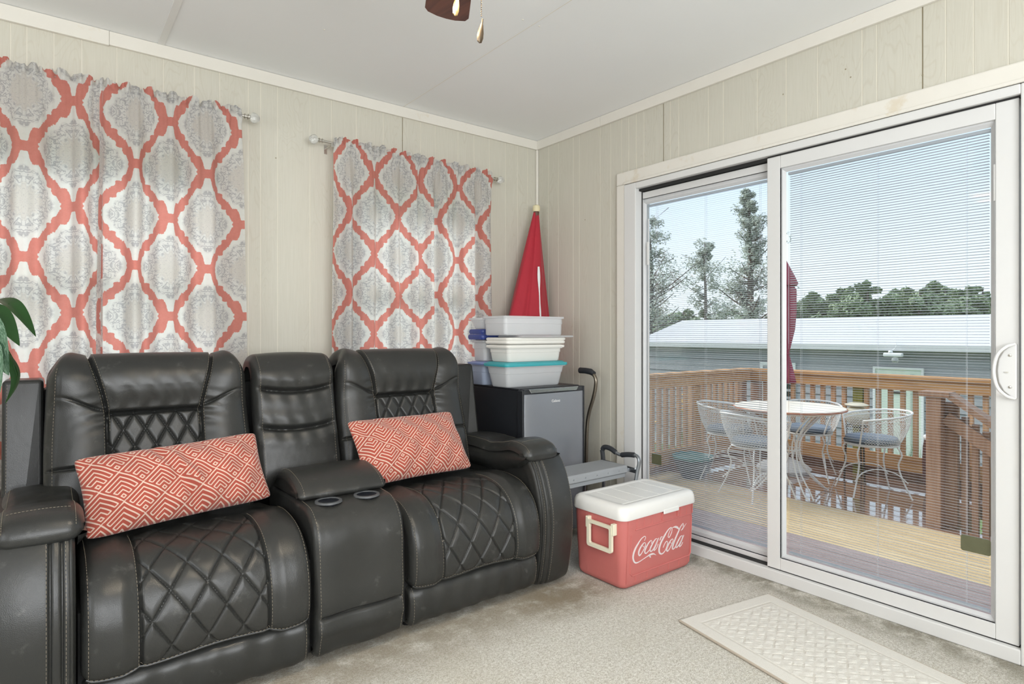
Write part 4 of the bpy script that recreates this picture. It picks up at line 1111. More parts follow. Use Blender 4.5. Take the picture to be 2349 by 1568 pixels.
m = MB()   # raised border of the logo panel and the moulded blocks above and below it
def strip(pts, r=.0020): m.tube([(x, fr_y(z)-.0002, z) for x, z in pts], r, 6)
px0, px1 = -.612, -.176; pa, pb = .060, .262
strip([(px0, pb-.020), (px0, pa+.012), (px0+.012, pa), (px1-.010, pa), (px1, pa+.012), (px1, pb-.012), (px1-.012, pb), (-.585, pb)], .0036)
for k in range(6): 
    x = -.575+k*.078; strip([(x, .028), (x, pa-.002)], .0022)
for x in (-.575, -.525, -.470, -.262, -.215, -.170): strip([(x, pb+.002), (x, .308)], .0022)
strip([(-.634, .03), (-.634, .308)], .0016)
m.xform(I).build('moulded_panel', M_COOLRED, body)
m = MB()
for y in (-1.30, -1.255, -1.20, -1.14): m.tube([(X0+.0172, y, .03), (X0+.0065, y, .305)], .0012, 6)
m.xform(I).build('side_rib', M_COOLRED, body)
# swing handle on the left end
m = MB(); hz0, hz1, hy0, hy1 = .165, .285, -1.318, -1.165; xh = X0-.012
loop_o = rrect(hy0, hy1, hz0, hz1, .012, 0, 4); loop_i = rrect(hy0+.017, hy1-.017, hz0+.017, hz1-.015, .006, 0, 4)
A_ = [(xh-.006, a, b) for a, b, _ in loop_o]; B_ = [(xh-.006, a, b) for a, b, _ in loop_i]; C_ = [(xh+.008, a, b) for a, b, _ in loop_i]; D_ = [(xh+.008, a, b) for a, b, _ in loop_o]
m.loft([A_, B_, C_, D_, A_], cap0=False, cap1=False); m.xform(I).build('swing_handle', M_COOLHND, t, smooth=False, bevel=.002)
for ya_, yb_ in ((hy0-.010, hy0+.008), (hy1-.008, hy1+.010)):
    m = MB(); m.b2((X0-.016, ya_, .245), (X0+.008, yb_, .296)); m.xform(I).build('handle_mount', M_COOLHND, t, smooth=False, bevel=.003)
# script lettering traced as strokes (x, z in metres on the front face, stroke width)
LOGO = [[(-0.5156,0.2110,0.0027),(-0.5163,0.2185,0.0033),(-0.5230,0.2218,0.0036),(-0.5305,0.2206,0.0040),(-0.5453,0.2148,0.0053),(-0.5648,0.1995,0.0074),(-0.5818,0.1823,0.0100),(-0.5939,0.1626,0.0108),(-0.5979,0.1443,0.0104),(-0.5939,0.1290,0.0095),(-0.5842,0.1172,0.0083),(-0.5697,0.1130,0.0057),(-0.5502,0.1149,0.0040),(-0.5255,0.1200,0.0031),(-0.5006,0.1254,0.0040),(-0.4855,0.1285,0.0076),(-0.4703,0.1292,0.0091),(-0.4550,0.1269,0.0064),(-0.4383,0.1176,0.0014)],
[(-0.5230,0.2020,0.0022),(-0.5176,0.2098,0.0027),(-0.5151,0.2133,0.0027)],
[(-0.4868,0.1256,0.0090),(-0.4792,0.1189,0.0068),(-0.4789,0.1139,0.0014)],
[(-0.5206,0.1933,0.0031),(-0.5280,0.1925,0.0040),(-0.5404,0.1846,0.0062),(-0.5526,0.1727,0.0083),(-0.5600,0.1598,0.0088),(-0.5600,0.1486,0.0079),(-0.5539,0.1415,0.0062),(-0.5404,0.1490,0.0040),(-0.5255,0.1635,0.0031),(-0.5176,0.1764,0.0031),(-0.5151,0.1857,0.0031),(-0.5193,0.1928,0.0027)],
[(-0.5354,0.1835,0.0027),(-0.5292,0.1754,0.0027),(-0.5181,0.1720,0.0027),(-0.5093,0.1750,0.0022)],
[(-0.4741,0.1785,0.0027),(-0.4711,0.1869,0.0032),(-0.4766,0.1935,0.0032),(-0.4868,0.1902,0.0045),(-0.4981,0.1820,0.0063),(-0.5106,0.1684,0.0080),(-0.5186,0.1555,0.0080),(-0.5176,0.1459,0.0071),(-0.5093,0.1417,0.0053),(-0.4931,0.1482,0.0031),(-0.4792,0.1575,0.0022)],
[(-0.4331,0.1922,0.0027),(-0.4434,0.1938,0.0037),(-0.4575,0.1849,0.0059),(-0.4716,0.1698,0.0077),(-0.4812,0.1555,0.0077),(-0.4804,0.1454,0.0068),(-0.4703,0.1432,0.0045),(-0.4550,0.1547,0.0032),(-0.4396,0.1728,0.0032),(-0.4318,0.1861,0.0027)],
[(-0.4228,0.1942,0.0018),(-0.4318,0.1819,0.0069),(-0.4434,0.1637,0.0082),(-0.4537,0.1494,0.0077),(-0.4545,0.1427,0.0055),(-0.4434,0.1447,0.0027),(-0.4318,0.1546,0.0023),(-0.4254,0.1665,0.0018)],
[(-0.4157,0.1802,0.0037),(-0.4097,0.1873,0.0051),(-0.4058,0.1940,0.0042),(-0.3953,0.1938,0.0019)],
[(-0.3880,0.1409,0.0028),(-0.3795,0.1541,0.0033),(-0.3676,0.1650,0.0037),(-0.3604,0.1647,0.0038),(-0.3569,0.1552,0.0038),(-0.3604,0.1408,0.0038),(-0.3729,0.1233,0.0037),(-0.3901,0.1141,0.0056),(-0.4058,0.1164,0.0088),(-0.4163,0.1271,0.0106),(-0.4168,0.1447,0.0111),(-0.4071,0.1659,0.0106),(-0.3901,0.1857,0.0103),(-0.3716,0.2037,0.0084),(-0.3502,0.2196,0.0057),(-0.3327,0.2243,0.0038),(-0.3254,0.2172,0.0033),(-0.3273,0.2032,0.0033),(-0.3368,0.1881,0.0033),(-0.3470,0.1798,0.0033),(-0.3542,0.1850,0.0033),(-0.3507,0.1978,0.0033),(-0.3395,0.2124,0.0028),(-0.3314,0.2209,0.0029)],
[(-0.3246,0.2199,0.0014),(-0.3124,0.2219,0.0053),(-0.2960,0.2191,0.0116),(-0.2822,0.2121,0.0111),(-0.2725,0.2024,0.0049)],
[(-0.3192,0.1679,0.0033),(-0.3314,0.1641,0.0052),(-0.3462,0.1512,0.0076),(-0.3577,0.1368,0.0089),(-0.3622,0.1252,0.0085),(-0.3556,0.1170,0.0061),(-0.3422,0.1233,0.0038),(-0.3273,0.1387,0.0033),(-0.3165,0.1534,0.0033),(-0.3165,0.1636,0.0033),(-0.3200,0.1680,0.0029)],
[(-0.3368,0.1560,0.0029),(-0.3273,0.1472,0.0029),(-0.3137,0.1463,0.0024),(-0.3042,0.1525,0.0019)],
[(-0.2460,0.2127,0.0024),(-0.2390,0.2200,0.0029),(-0.2418,0.2257,0.0029),(-0.2516,0.2207,0.0044),(-0.2656,0.2079,0.0063),(-0.2808,0.1887,0.0082),(-0.2960,0.1678,0.0092),(-0.3096,0.1468,0.0096),(-0.3178,0.1298,0.0091),(-0.3165,0.1185,0.0067),(-0.3028,0.1198,0.0038),(-0.2850,0.1364,0.0024)],
[(-0.2390,0.2208,0.0024),(-0.2370,0.2127,0.0025),(-0.2460,0.2015,0.0024),(-0.2572,0.1959,0.0015)],
[(-0.2164,0.2211,0.0007),(-0.2291,0.2111,0.0020),(-0.2432,0.2000,0.0020),(-0.2572,0.1942,0.0015)],
[(-0.2446,0.1679,0.0029),(-0.2572,0.1667,0.0044),(-0.2711,0.1541,0.0068),(-0.2850,0.1381,0.0082),(-0.2918,0.1259,0.0077),(-0.2877,0.1190,0.0058),(-0.2753,0.1241,0.0039),(-0.2586,0.1394,0.0034),(-0.2460,0.1557,0.0029),(-0.2432,0.1655,0.0029)],
[(-0.2334,0.1687,0.0020),(-0.2432,0.1551,0.0069),(-0.2558,0.1388,0.0083),(-0.2656,0.1254,0.0078),(-0.2642,0.1182,0.0053),(-0.2516,0.1224,0.0029),(-0.2390,0.1352,0.0020)]]
m = MB()
for st in LOGO:
    P_, _ = catmull(st, max(10, len(st)*7)); n_ = len(P_); A = []; B = []
    for i in range(n_):
        d = P_[min(i+1, n_-1), :2]-P_[max(i-1, 0), :2]; d = d/(np.linalg.norm(d)+1e-9); nn = np.array([-d[1], d[0]]); w = max(.0006, P_[i, 2]*.86)/2
        A.append(P_[i, :2]+nn*w); B.append(P_[i, :2]-nn*w)
    g = []
    for i in range(n_):
        ya = fr_y(A[i][1]); yb = fr_y(B[i][1])
        g.append([(A[i][0], ya+.001, A[i][1]), (A[i][0], ya-.0022, A[i][1]), (B[i][0], yb-.0022, B[i][1]), (B[i][0], yb+.001, B[i][1])])
    m.grid(g)
m.xform(I).build('script_lettering', M_LOGO, body, smooth=False, recalc=False)
# ---------------------------------------------------------------- rug
rg = thing('rug', 'cream woven rug with a trellis relief lying before the glass door', 'rug', (-.435, -1.718, 0), math.radians(-10.0))
Wd, Ln = .505, 1.45
def rugh(u, v):
    # u across 0..Wd, v along 0..Ln
    b = np.minimum(np.minimum(u, Wd-u), np.minimum(v, Ln-v)); h = .0100+0*u
    h = h-.0032*np.exp(-((b-.058)/.0032)**2)
    ins = sstep(.062, .072, b)
    a = (u-Wd/2)/.058; c = v/.040
    tr = np.minimum(np.abs(a+c-np.round(a+c)), np.abs(a-c-np.round(a-c))); f = sstep(.05, .20, tr)
    wav = np.sin(u*130+np.sin(v*60)*2)*.5+np.sin(v*190+u*40)*.5
    return h+ins*(.0009*(f-.6)+.0012*wav*f)-ins*.0030*np.exp(-((tr)/.055)**2)*(np.sin(u*71+3*np.sin(v*23))*np.sin(v*47) > .30)
us = np.linspace(0, Wd, 190); vs_ = np.linspace(0, Ln, 470); Uu, Vv = np.meshgrid(us, vs_)
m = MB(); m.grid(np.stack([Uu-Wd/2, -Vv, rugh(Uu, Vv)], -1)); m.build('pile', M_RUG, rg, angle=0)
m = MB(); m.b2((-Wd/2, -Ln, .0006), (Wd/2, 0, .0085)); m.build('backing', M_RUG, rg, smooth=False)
m = MB(); m.tube([(-Wd/2, 0, .0055), (Wd/2, 0, .0055), (Wd/2, -Ln, .0055), (-Wd/2, -Ln, .0055)], .0052, 8, closed=True); m.build('bound_edge', M_RUGEDGE, rg)
# ---------------------------------------------------------------- ceiling fan
fx, fy = -1.925, -2.04
t = thing('ceiling_fan', 'dark wood ceiling fan with two pull chains, mostly above the photo', 'ceiling fan', (fx, fy, H))
m = MB(); m.lathe([(0, 0), (.07, 0), (.075, -.03), (.05, -.05), (.013, -.055), (.013, -.17), (.06, -.18), (.115, -.20), (.12, -.27), (.10, -.305), (.05, -.32), (.0, -.32)], n=32); m.build('motor', M_BRONZE, t)
m = MB(); m.lathe([(.0, -.31), (.06, -.31), (.075, -.33), (.06, -.36), (.02, -.37), (0, -.37)], n=24); lk = m.build('light_kit', M_BRONZE, t)
for k in range(5):
    a = math.radians(62.5+72*k); R_ = Matrix.Rotation(a, 4, 'Z') @ Matrix.Rotation(math.radians(10), 4, 'X')
    out = [(.17, -.050), (.30, -.062), (.50, -.066), (.615, -.071), (.635, -.062), (.648, -.03), (.651, .0), (.648, .03), (.636, .060), (.618, .070), (.50, .066), (.30, .062), (.17, .050)]
    m = MB(); m.prism([(x, y) for x, y in out], -.004, .004, 'z'); m.xform(Matrix.Translation((0, 0, -.285)) @ R_); bl = m.build('blade', M_BLADE, t, smooth=False, bevel=.002)
    m = MB(); m.prism([(.10, -.018), (.16, -.020), (.22, -.035), (.24, 0), (.22, .035), (.16, .020), (.10, .018)], -.010, -.0045, 'z'); m.xform(Matrix.Translation((0, 0, -.285)) @ R_); m.build('blade_iron', M_BRONZE, bl, smooth=False)
for k in range(3):
    a = math.radians(25+120*k); c = (.115*math.cos(a), .115*math.sin(a), -.375)
    m = MB(); m.tube([(.04*math.cos(a), .04*math.sin(a), -.335), (.09*math.cos(a), .09*math.sin(a), -.330), c], .009, 8); arm_ = m.build('lamp_arm', M_BRONZE, lk)
    m = MB(); m.lathe([(.022, .02), (.030, .0), (.048, -.05), (.060, -.085), (.058, -.085), (.046, -.05), (.028, .0)], c, 24); m.build('lamp_shade', M_OPAL, lk)
    l_ = lamp('fan_bulb', 'POINT', (fx+c[0], fy+c[1], H+c[2]-.045), 9.0, (1, .86, .68), shadow_soft_size=.025)
def chain(x, y, z0, z1, mat, name, fob):
    m = MB(); z = z0
    while z > z1: m.lathe([(0, .0016), (.0014, .0008), (.0016, 0), (.0014, -.0008), (0, -.0016)], (x, y, z), 6); z -= .0052
    m.tube([(x, y, z0), (x, y, z1)], .0004, 4); c = m.build(name, mat, t)
    m = MB(); m.lathe([(0, .026), (.002, .026), (.0022, .014), (.004, .008), (.0072, -.010), (.0078, -.024), (.0055, -.036), (0, -.040)], (0, 0, 0), 14)
    m.xform(Matrix.Translation((x, y, z1-.028)) @ Matrix.Rotation(.16, 4, 'Y') @ Matrix.Diagonal((1.15, .5, .95, 1))); m.build('pull_fob', fob, c)
chain(-1.822-fx, -1.945-fy, -.30, 1.893-H, M_BRONZE, 'pull_chain', M_BRONZE)
chain(-1.872-fx, -1.915-fy, -.30, 1.955-H, M_GOLD, 'pull_chain', M_GOLD)
# ---------------------------------------------------------------- house plant at the left edge
t = thing('potted_plant', 'green trailing houseplant with drooping leaves at the left photo edge', 'plant', (-3.02, -1.02, 0))
m = MB(); m.lathe([(0, .62), (.10, .62), (.13, .80), (.135, .84), (.120, .84), (.112, .80)], n=28); m.build('pot', M_POT, t)
m = MB(); m.lathe([(.112, .815), (0, .82)], n=24); m.build('soil', M_SOIL, t)
m = MB(); m.lathe([(0, .60), (.15, .60), (.15, .62), (0, .62)], n=28)
for k in range(3): a = 2*PI*k/3+.5; m.tube([(.12*math.cos(a), .12*math.sin(a), .60), (.15*math.cos(a), .15*math.sin(a), 0)], .012, 8)
m.build('plant_stand', M_BRONZE, t)
def leaf(base, tip, width, bendv, mat, stem_from, name='leaf', roll=0.):
    base = Vector(base); tip = Vector(tip); d = tip-base; L = d.length; side = d.cross(Vector((0, 0, 1))); side.normalize(); side = Matrix.Rotation(roll, 3, d.normalized()) @ side; up = side.cross(d).normalized()
    nv, nu = 22, 9; P = np.zeros((nv, nu, 3)); UV = np.zeros((nv, nu, 2))
    for i, q in enumerate(np.linspace(0, 1, nv)):
        w = width*(math.sin(PI*q**.72)**.85)*.5+.0008; c = base+d*q+Vector(bendv)*math.sin(PI*q)
        for j, s in enumerate(np.linspace(-1, 1, nu)):
            p = c+side*w*s+up*(abs(s)**1.3*w*.28-.0); P[i, j] = p; UV[i, j] = (q, s)
    m = MB(); m.grid(P, uv=UV); lf = m.build(name, mat, t, angle=0)
    m = MB(); a_, _ = catmull([stem_from, (Vector(stem_from)+base)/2+Vector((0, 0, .04)), base, base+d*.5+Vector(bendv), ], 20); m.tube(a_, [.0035]*12+[.0018]*8, 6); m.build('stem', mat, lf)
def W_(px, py, D_):  # world offset of a leaf point found on the left edge, D_ metres away along the view
    f = 1379.; F_ = Vector((.6133, .7899, 0)); R_ = Vector((.7899, -.6133, 0))
    return Vector((-2.651, -3.133, 1.130))+D_*(F_+R_*((px-1174.5)/f)-Vector((0, 0, 1))*((py-766)/f))-Vector((-3.02, -1.02, 0))
LV = [((0.225, 0.214, 1.22), (0.348, 0.056, 1.123), 0.06, (0, 0, 0.045), 0, 0.1), ((0.228, 0.085, 1.209), (0.315, -0.045, 1.099), 0.058, (0, 0, 0.02), 0, 0.5), ((0.217, 0.056, 1.184), (0.295, -0.093, 1.024), 0.085, (0, 0, 0.02), 1, 0.9), ((0.272, 0.14, 1.088), (0.28, 0.109, 0.934), 0.04, (0.03, 0, 0), 0, 1.2), ((0.219, 0.029, 1.114), (0.28, -0.145, 0.984), 0.08, (0, 0, 0.02), 1, 0.6)]
for b_, t_, w_, bd, mk, ro in LV: leaf(b_, t_, w_, bd, M_LEAFV if mk else M_LEAF, (0, 0, .84), roll=ro)
for k in range(16):
    a = 2*PI*k/16+.3; r1 = .10+.05*(k % 3)
    if -0.9 < math.atan2(math.sin(a), math.cos(a)) < .9: continue
    leaf((.10*math.cos(a), .10*math.sin(a), .98+.04*(k % 3)), (.26*math.cos(a), .26*math.sin(a), .90+.05*(k % 2)), .075, (0, 0, .05), M_LEAFV if k % 4 == 0 else M_LEAF, (0, 0, .84))
# ================================================================ outdoors
ZD = -.20
def gz(x): return -2.1+0*x
m = MB(); m.add([(.3, -60, -2.1), (260, -60, -2.1), (260, 160, -2.1), (.3, 160, -2.1), (-40, 160, -2.1), (-40, .5, -2.1), (.3, .5, -2.1)], [(0, 1, 2, 3, 6), (6, 3, 4, 5)]); tag(m.build('ground', M_GROUND, smooth=False, recalc=False), kind='structure')
# outside face of the wall and a sill step
board('trim_16', (.12, -2.72, -.16), (.16, -.74, .02), mat=M_VINYL)
# deck boards in three runs
def deckrun(name, x0, x1, mat, label):
    m = MB(); x = x0
    while x < x1-.02:
        m.b2((x+.003, -4.6 if x < 2.2 else -1.66, ZD-.036), (min(x+.137, x1), .56, ZD)); x += .14
    o = m.build(name, mat, smooth=False, bevel=.004); tag(o, kind='structure'); return o
deckrun('deck_near', .17, 1.29, M_DECKGREY, ''); deckrun('deck_middle', 1.29, 2.13, M_DECKPALE, ''); deckrun('deck_far', 2.13, 3.52, M_DECKWET, '')
m = MB(); m.b2((.2, .52, ZD-.22), (3.5, .56, ZD-.037)); m.b2((3.525, -4.5, ZD-.22), (3.56, .56, ZD+.085)); m.b2((.2, .565, ZD-.22), (3.5, .60, ZD+.085))
for x in (.4, 2.2, 3.4):
    for y in (.48, -1.5): m.b2((x-.045, y-.045, -2.1), (x+.045, y+.045, ZD-.037))
tag(m.build('deck_frame', M_STAIR, smooth=False), kind='structure')
# railings
def railing(label, ax, fixed, lo, hi, posts, group=None):
    t = thing('deck_railing', label, 'railing', (fixed, (lo+hi)/2, ZD) if ax == 'y' else ((lo+hi)/2, fixed, ZD)); I = local(t)
    def B(m, h0, h1, d0, d1, z0, z1, mi=0):
        m.b2((fixed+d0, h0, z0) if ax == 'y' else (h0, fixed+d0, z0), (fixed+d1, h1, z1) if ax == 'y' else (h1, fixed+d1, z1), mi)
    top = .758; m = MB(); B(m, lo, hi, -.07, .07, top-.036, top); m.xform(I).build('top_rail', M_RAIL, t, smooth=False, bevel=.004)
    m = MB(); B(m, lo, hi, -.052, -.020, top-.036-.10, top-.037); m.xform(I).build('upper_rail', M_RAIL, t, smooth=False, bevel=.003)
    m = MB(); B(m, lo, hi, -.052, -.020, -.100, .036); m.xform(I).build('lower_rail', M_RAIL, t, smooth=False, bevel=.003)
    h = lo+.05
    while h < hi-.03:
        if all(abs(h-p[0]) > .055 for p in posts):
            m = MB(); B(m, h-.018, h+.018, -.020, .016, -.100, top-.040); m.xform(I).build('baluster', M_BALUS, t, smooth=False)
        h += .1015
    for p, mat in posts:
        m = MB(); B(m, p-.045, p+.045, -.018, .072, ZD-.3, top-.038); m.xform(I).build('post', mat, t, smooth=False, bevel=.004)
    return t
railing('honey-brown deck railing along the far side, facing the grey house', 'y', 3.5, -4.4, .5, [(.44, M_STAIR), (-.62, M_POSTG), (-1.95, M_RAIL), (-3.2, M_RAIL)])
railing('honey-brown deck railing at the left side, running towards the room', 'x', .5, .25, 3.42, [(2.52, M_RAIL), (3.36, M_STAIR), (.9, M_RAIL)])
# stair railing going down at the right
t = thing('stair_railing', 'brown stair railing with sloping handrails at the right of the deck', 'railing', (2.24, -2.3, ZD)); I = local(t)
m = MB(); m.b2((2.17, -1.69, ZD), (2.26, -1.60, .700)); m.xform(I).build('post', M_STAIR, t, smooth=False, bevel=.004)
m = MB(); m.b2((2.26, -1.76, ZD), (2.30, -1.62, .66)); m.xform(I).build('side_board', M_STAIR, t, smooth=False, bevel=.003)
sl = math.tan(math.radians(36))
m = MB(); m.b2((2.16, -1.74, .700), (2.30, -1.56, .735)); m.beam((2.23, -1.72, .72), (2.23, -4.2, .72-sl*2.48), .13, .036); m.xform(I).build('handrail', M_STAIR, t, smooth=False, bevel=.003)
m = MB(); m.beam((2.235, -1.70, .56), (2.235, -4.2, .56-sl*2.50), .032, .085); m.xform(I).build('sloping_rail', M_STAIR, t, smooth=False, bevel=.003)
m = MB(); m.beam((2.235, -1.70, -.22), (2.235, -4.2, -.22-sl*2.5), .036, .09); m.xform(I).build('lower_sloping_rail', M_STAIR, t, smooth=False)
y = -1.80
while y > -4.1:
    zt = .66-sl*(-1.70-y); m = MB(); m.b2((2.255, y-.018, zt-.92), (2.29, y+.018, zt-.02)); m.xform(I).build('baluster', M_STAIR, t, smooth=False); y -= .058
t = thing('deck_stairs', 'brown wooden stairs descending at the right of the deck', 'stairs', (2.8, -2.8, -2.1)); I = local(t)
for k in range(8):
    m = MB(); m.b2((2.30, -1.70-.27*k-.29, ZD-.20*(k+1)-.03), (3.40, -1.70-.27*k, ZD-.20*(k+1))); m.xform(I).build('tread', M_DECKWET, t, smooth=False)
for x in (2.32, 3.38):
    m = MB(); m.beam((x, -1.68, ZD-.16), (x, -4.0, ZD-.16-.20/.27*2.32), .04, .24); m.xform(I).build('stringer', M_STAIR, t, smooth=False)
# ---------------------------------------------------------------- mesh garden chairs
def wirechair():
    t = thing('wire_garden_chair', '', 'chair', (0, 0, 0))
    # faces +x; seat height .44, barrel back rising to .68
    seat_r = .195; a0 = math.radians(52)
    def rim(a): # rim point at angle a (from facing direction), a in [a0, 2pi-a0]
        s = math.sin((a-a0)/(2*PI-2*a0)*PI); return Vector((.265*math.cos(a)-.02, .270*math.sin(a), .635+.060*s))
    def low(a): return Vector((seat_r*math.cos(a), seat_r*math.sin(a), .425))
    def srf(a, h): return low(a).lerp(rim(a), h)+Vector((math.cos(a), math.sin(a), 0))*.018*math.sin(PI*h)
    A_ = np.linspace(a0, 2*PI-a0, 40); m = MB()
    m.tube([rim(a) for a in A_], .0085, 7); m.tube([rim(a)+Vector((0, 0, -.028))+Vector((math.cos(a), math.sin(a), 0))*-.012 for a in A_], .004, 5)
    m.build('back_rim', M_WIRE, t)
    m = MB(); na = 46; da = (2*PI-2*a0)/na
    for k in range(-10, na+1):
        for sg in (1, -1):
            pts = []
            for q in np.linspace(0, 1, 7):
                a = a0+(k+q*10)*da if sg > 0 else 2*PI-a0-(k+q*10)*da
                if a0-.001 <= a <= 2*PI-a0+.001: pts.append(srf(a, q))
            if len(pts) > 1: m.tube(pts, .0016, 3, cap=False)
    m.build('mesh_back', M_WIRE, t, angle=0)
    m = MB(); m.tube([low(a) for a in np.linspace(0, 2*PI, 33)[:-1]], .008, 7, closed=True)
    for k in range(-10, 11):
        w = math.sqrt(max(0, seat_r**2-(k*.019)**2)); m.tube([(k*.02, -w, .425), (k*.02, w, .425)], .0016, 3); m.tube([(-w, k*.02, .425), (w, k*.02, .425)], .0016, 3)
    m.build('seat', M_WIRE, t)
    m = MB(); m.loft([[(seat_r*k_*math.cos(a), seat_r*k_*math.sin(a)*.98, z) for a in np.linspace(0, 2*PI, 29)[:-1]] for k_, z in ((.90, .436), (.99, .445), (1.0, .462), (.98, .478))]+[[(seat_r*k_*math.cos(a), seat_r*k_*math.sin(a)*.98, z) for a in np.linspace(0, 2*PI, 29)[:-1]] for k_, z in ((.93, .486), (.6, .492))]); cu = m.build('seat_cushion', M_CUSH, t)
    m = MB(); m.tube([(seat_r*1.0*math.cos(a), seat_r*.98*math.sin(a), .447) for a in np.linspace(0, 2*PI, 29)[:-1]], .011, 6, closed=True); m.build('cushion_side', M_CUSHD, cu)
    for a, rr in ((.75, .27), (-.75, .27), (2.4, .28), (-2.4, .28)):
        c = Vector((math.cos(a), math.sin(a), 0)); m = MB()
        p, _ = catmull([c*.19+Vector((0, 0, .42)), c*.225+Vector((0, 0, .36)), c*.20+Vector((0, 0, .27)), c*.235+Vector((0, 0, .15)), c*(rr+.02)+Vector((0, 0, .012))], 18); m.tube(p, .0065, 6)
        m.build('leg', M_WIRE, t)
    for s in (1, -1):
        m = MB(); p, _ = catmull([(.19, s*.17, .14), (.12, s*.15, .21), (0, s*.13, .235), (-.12, s*.15, .21), (-.20, s*.18, .14)], 22); m.tube(p, .005, 6); m.build('brace', M_WIRE, t)
    for s in (1, -1):
        m = MB(); m.tube([rim(a0 if s > 0 else 2*PI-a0), low(a0*.9*s)+Vector((.01, 0, 0))], .007, 6); m.build('arm_stay', M_WIRE, t)
    return t
ch0 = wirechair()
TB = Vector((2.33, -.544, ZD))
SP = [((2.77, -1.02), 'white wire garden chair right of the round table, its blue-grey cushion showing'),
      ((2.31, .0), 'white wire garden chair left of the round table, next to the left railing'),
      ((1.93, -.49), 'white wire garden chair nearest the glass, its mesh back cut by the door stile'),
      ((2.93, -.42), 'white wire garden chair behind the round table, close to the far railing')]
for i, ((x, y), lb) in enumerate(SP):
    c = ch0 if i == 0 else copy_tree(ch0)
    c.location = (x, y, ZD); c.rotation_euler = (0, 0, math.atan2(TB.y-y, TB.x-x)+(.0, .35, -.2, .1)[i]); tag(c, lb, 'chair', 'wire garden chairs round the deck table')
t = thing('garden_table', 'round cream-topped garden table with a terracotta edge and curved white legs', 'table', TB); 
m = MB(); m.lathe([(0, .700), (.40, .700), (.432, .704), (.438, .712), (.430, .720), (0, .722)], n=56); m.build('table_top', M_TOP, t)
m = MB(); m.lathe([(.425, .699), (.441, .703), (.443, .711), (.439, .716)], n=56); m.build('table_rim', M_TERRA, t)
m = MB(); m.tube([(.375*math.cos(a), .375*math.sin(a), .69) for a in np.linspace(0, 2*PI, 33)[:-1]], .008, 6, closed=True); m.tube([(.09*math.cos(a), .09*math.sin(a), .36) for a in np.linspace(0, 2*PI, 17)[:-1]], .007, 6, closed=True); m.build('ring', M_WIRE, t)
for k in range(4):
    a = PI/4+PI/2*k+.2; c = Vector((math.cos(a), math.sin(a), 0)); sd = Vector((-math.sin(a), math.cos(a), 0))
    for s in (-.018, .018):
        m = MB(); p, _ = catmull([c*.36+sd*s+Vector((0, 0, .69)), c*.26+sd*s+Vector((0, 0, .62)), c*.12+sd*s+Vector((0, 0, .48)), c*.085+sd*s+Vector((0, 0, .36)), c*.14+sd*s+Vector((0, 0, .20)), c*.28+sd*s*1.6+Vector((0, 0, .05)), c*.34+sd*s+Vector((0, 0, .008))], 30); m.tube(p, .007, 6); m.build('leg', M_WIRE, t)
# closed maroon umbrella in its base behind the table
t = thing('garden_umbrella', 'closed maroon patio umbrella standing on the deck behind the door stile', 'umbrella', (3.05, -.12, ZD))
m = MB(); m.lathe([(0, 0), (.24, 0), (.25, .03), (.20, .07), (.10, .11), (.04, .14), (.035, .28), (0, .28)], n=28); m.build('umbrella_base', M_STONE, t)
m = MB(); m.tube([(0, 0, .1), (0, 0, 2.04)], .019, 10); m.build('pole', M_POLE, t)
def foldc(prof, amp, ph):
    n = 48; rows = []
    for r, z in prof: rows.append([(r*(1-amp+amp*abs(math.sin(4*2*PI*k/n+ph+z)))*math.cos(2*PI*k/n), r*(1-amp+amp*abs(math.sin(4*2*PI*k/n+ph+z)))*math.sin(2*PI*k/n), z) for k in range(n)])
    return rows
m = MB(); m.grid(foldc([(.02, 2.06), (.06, 1.98), (.10, 1.90), (.135, 1.82), (.12, 1.80)], .12, 0), wrap=True); m.build('canopy_cap', M_UMBMAR, t, angle=0)
m = MB(); m.grid(foldc([(.07, 1.84), (.118, 1.76), (.118, 1.55), (.105, 1.38), (.07, 1.22), (.050, 1.14), (.075, 1.05), (.105, .93), (.120, .86), (.10, .855)], .32, .5), wrap=True); m.build('canopy', M_UMBMAR, t, angle=0)
m = MB(); m.tube([(.052*math.cos(a), .052*math.sin(a), 1.14) for a in np.linspace(0, 2*PI, 17)[:-1]], .008, 6, closed=True); m.build('tie_strap', M_UMBMAR, t)
# cream planter on a wire stand near the rail
t = thing('lidded_urn', 'small cream lidded urn on a dark stand between table and far railing', 'urn', (3.22, -.72, ZD))
m = MB(); m.lathe([(0, .50), (.05, .50), (.095, .55), (.105, .60), (.085, .645), (.05, .665), (0, .665)], n=24); m.build('bowl', M_CREAM, t)
m = MB(); m.lathe([(0, .668), (.085, .672), (.10, .685), (.06, .70), (0, .705)], n=24); m.build('urn_lid', M_CREAM, t)
m = MB()
for k in range(3): a = 2.1*k; m.tube([(.08*math.cos(a), .08*math.sin(a), .50), (.10*math.cos(a), .10*math.sin(a), 0)], .008, 6)
m.tube([(.085*math.cos(a), .085*math.sin(a), .49) for a in np.linspace(0, 2*PI, 17)[:-1]], .007, 6, closed=True); m.build('stand', M_BRONZE, t)
# maroon barrel pot by the far rail
t = thing('barrel_planter', 'dark red barrel with a white top beside the stair railing', 'barrel', (3.27, -1.36, ZD))
m = MB(); m.lathe([(0, 0), (.10, 0), (.125, .10), (.13, .25), (.125, .38), (.115, .44), (0, .44)], n=24); m.build('barrel', plain('dark_red_glaze', (.07, .018, .016), .4), t)
m = MB(); m.lathe([(0, .445), (.118, .445), (.125, .46), (.118, .475), (0, .48)], n=24); m.build('barrel_top', M_WHITE, t)
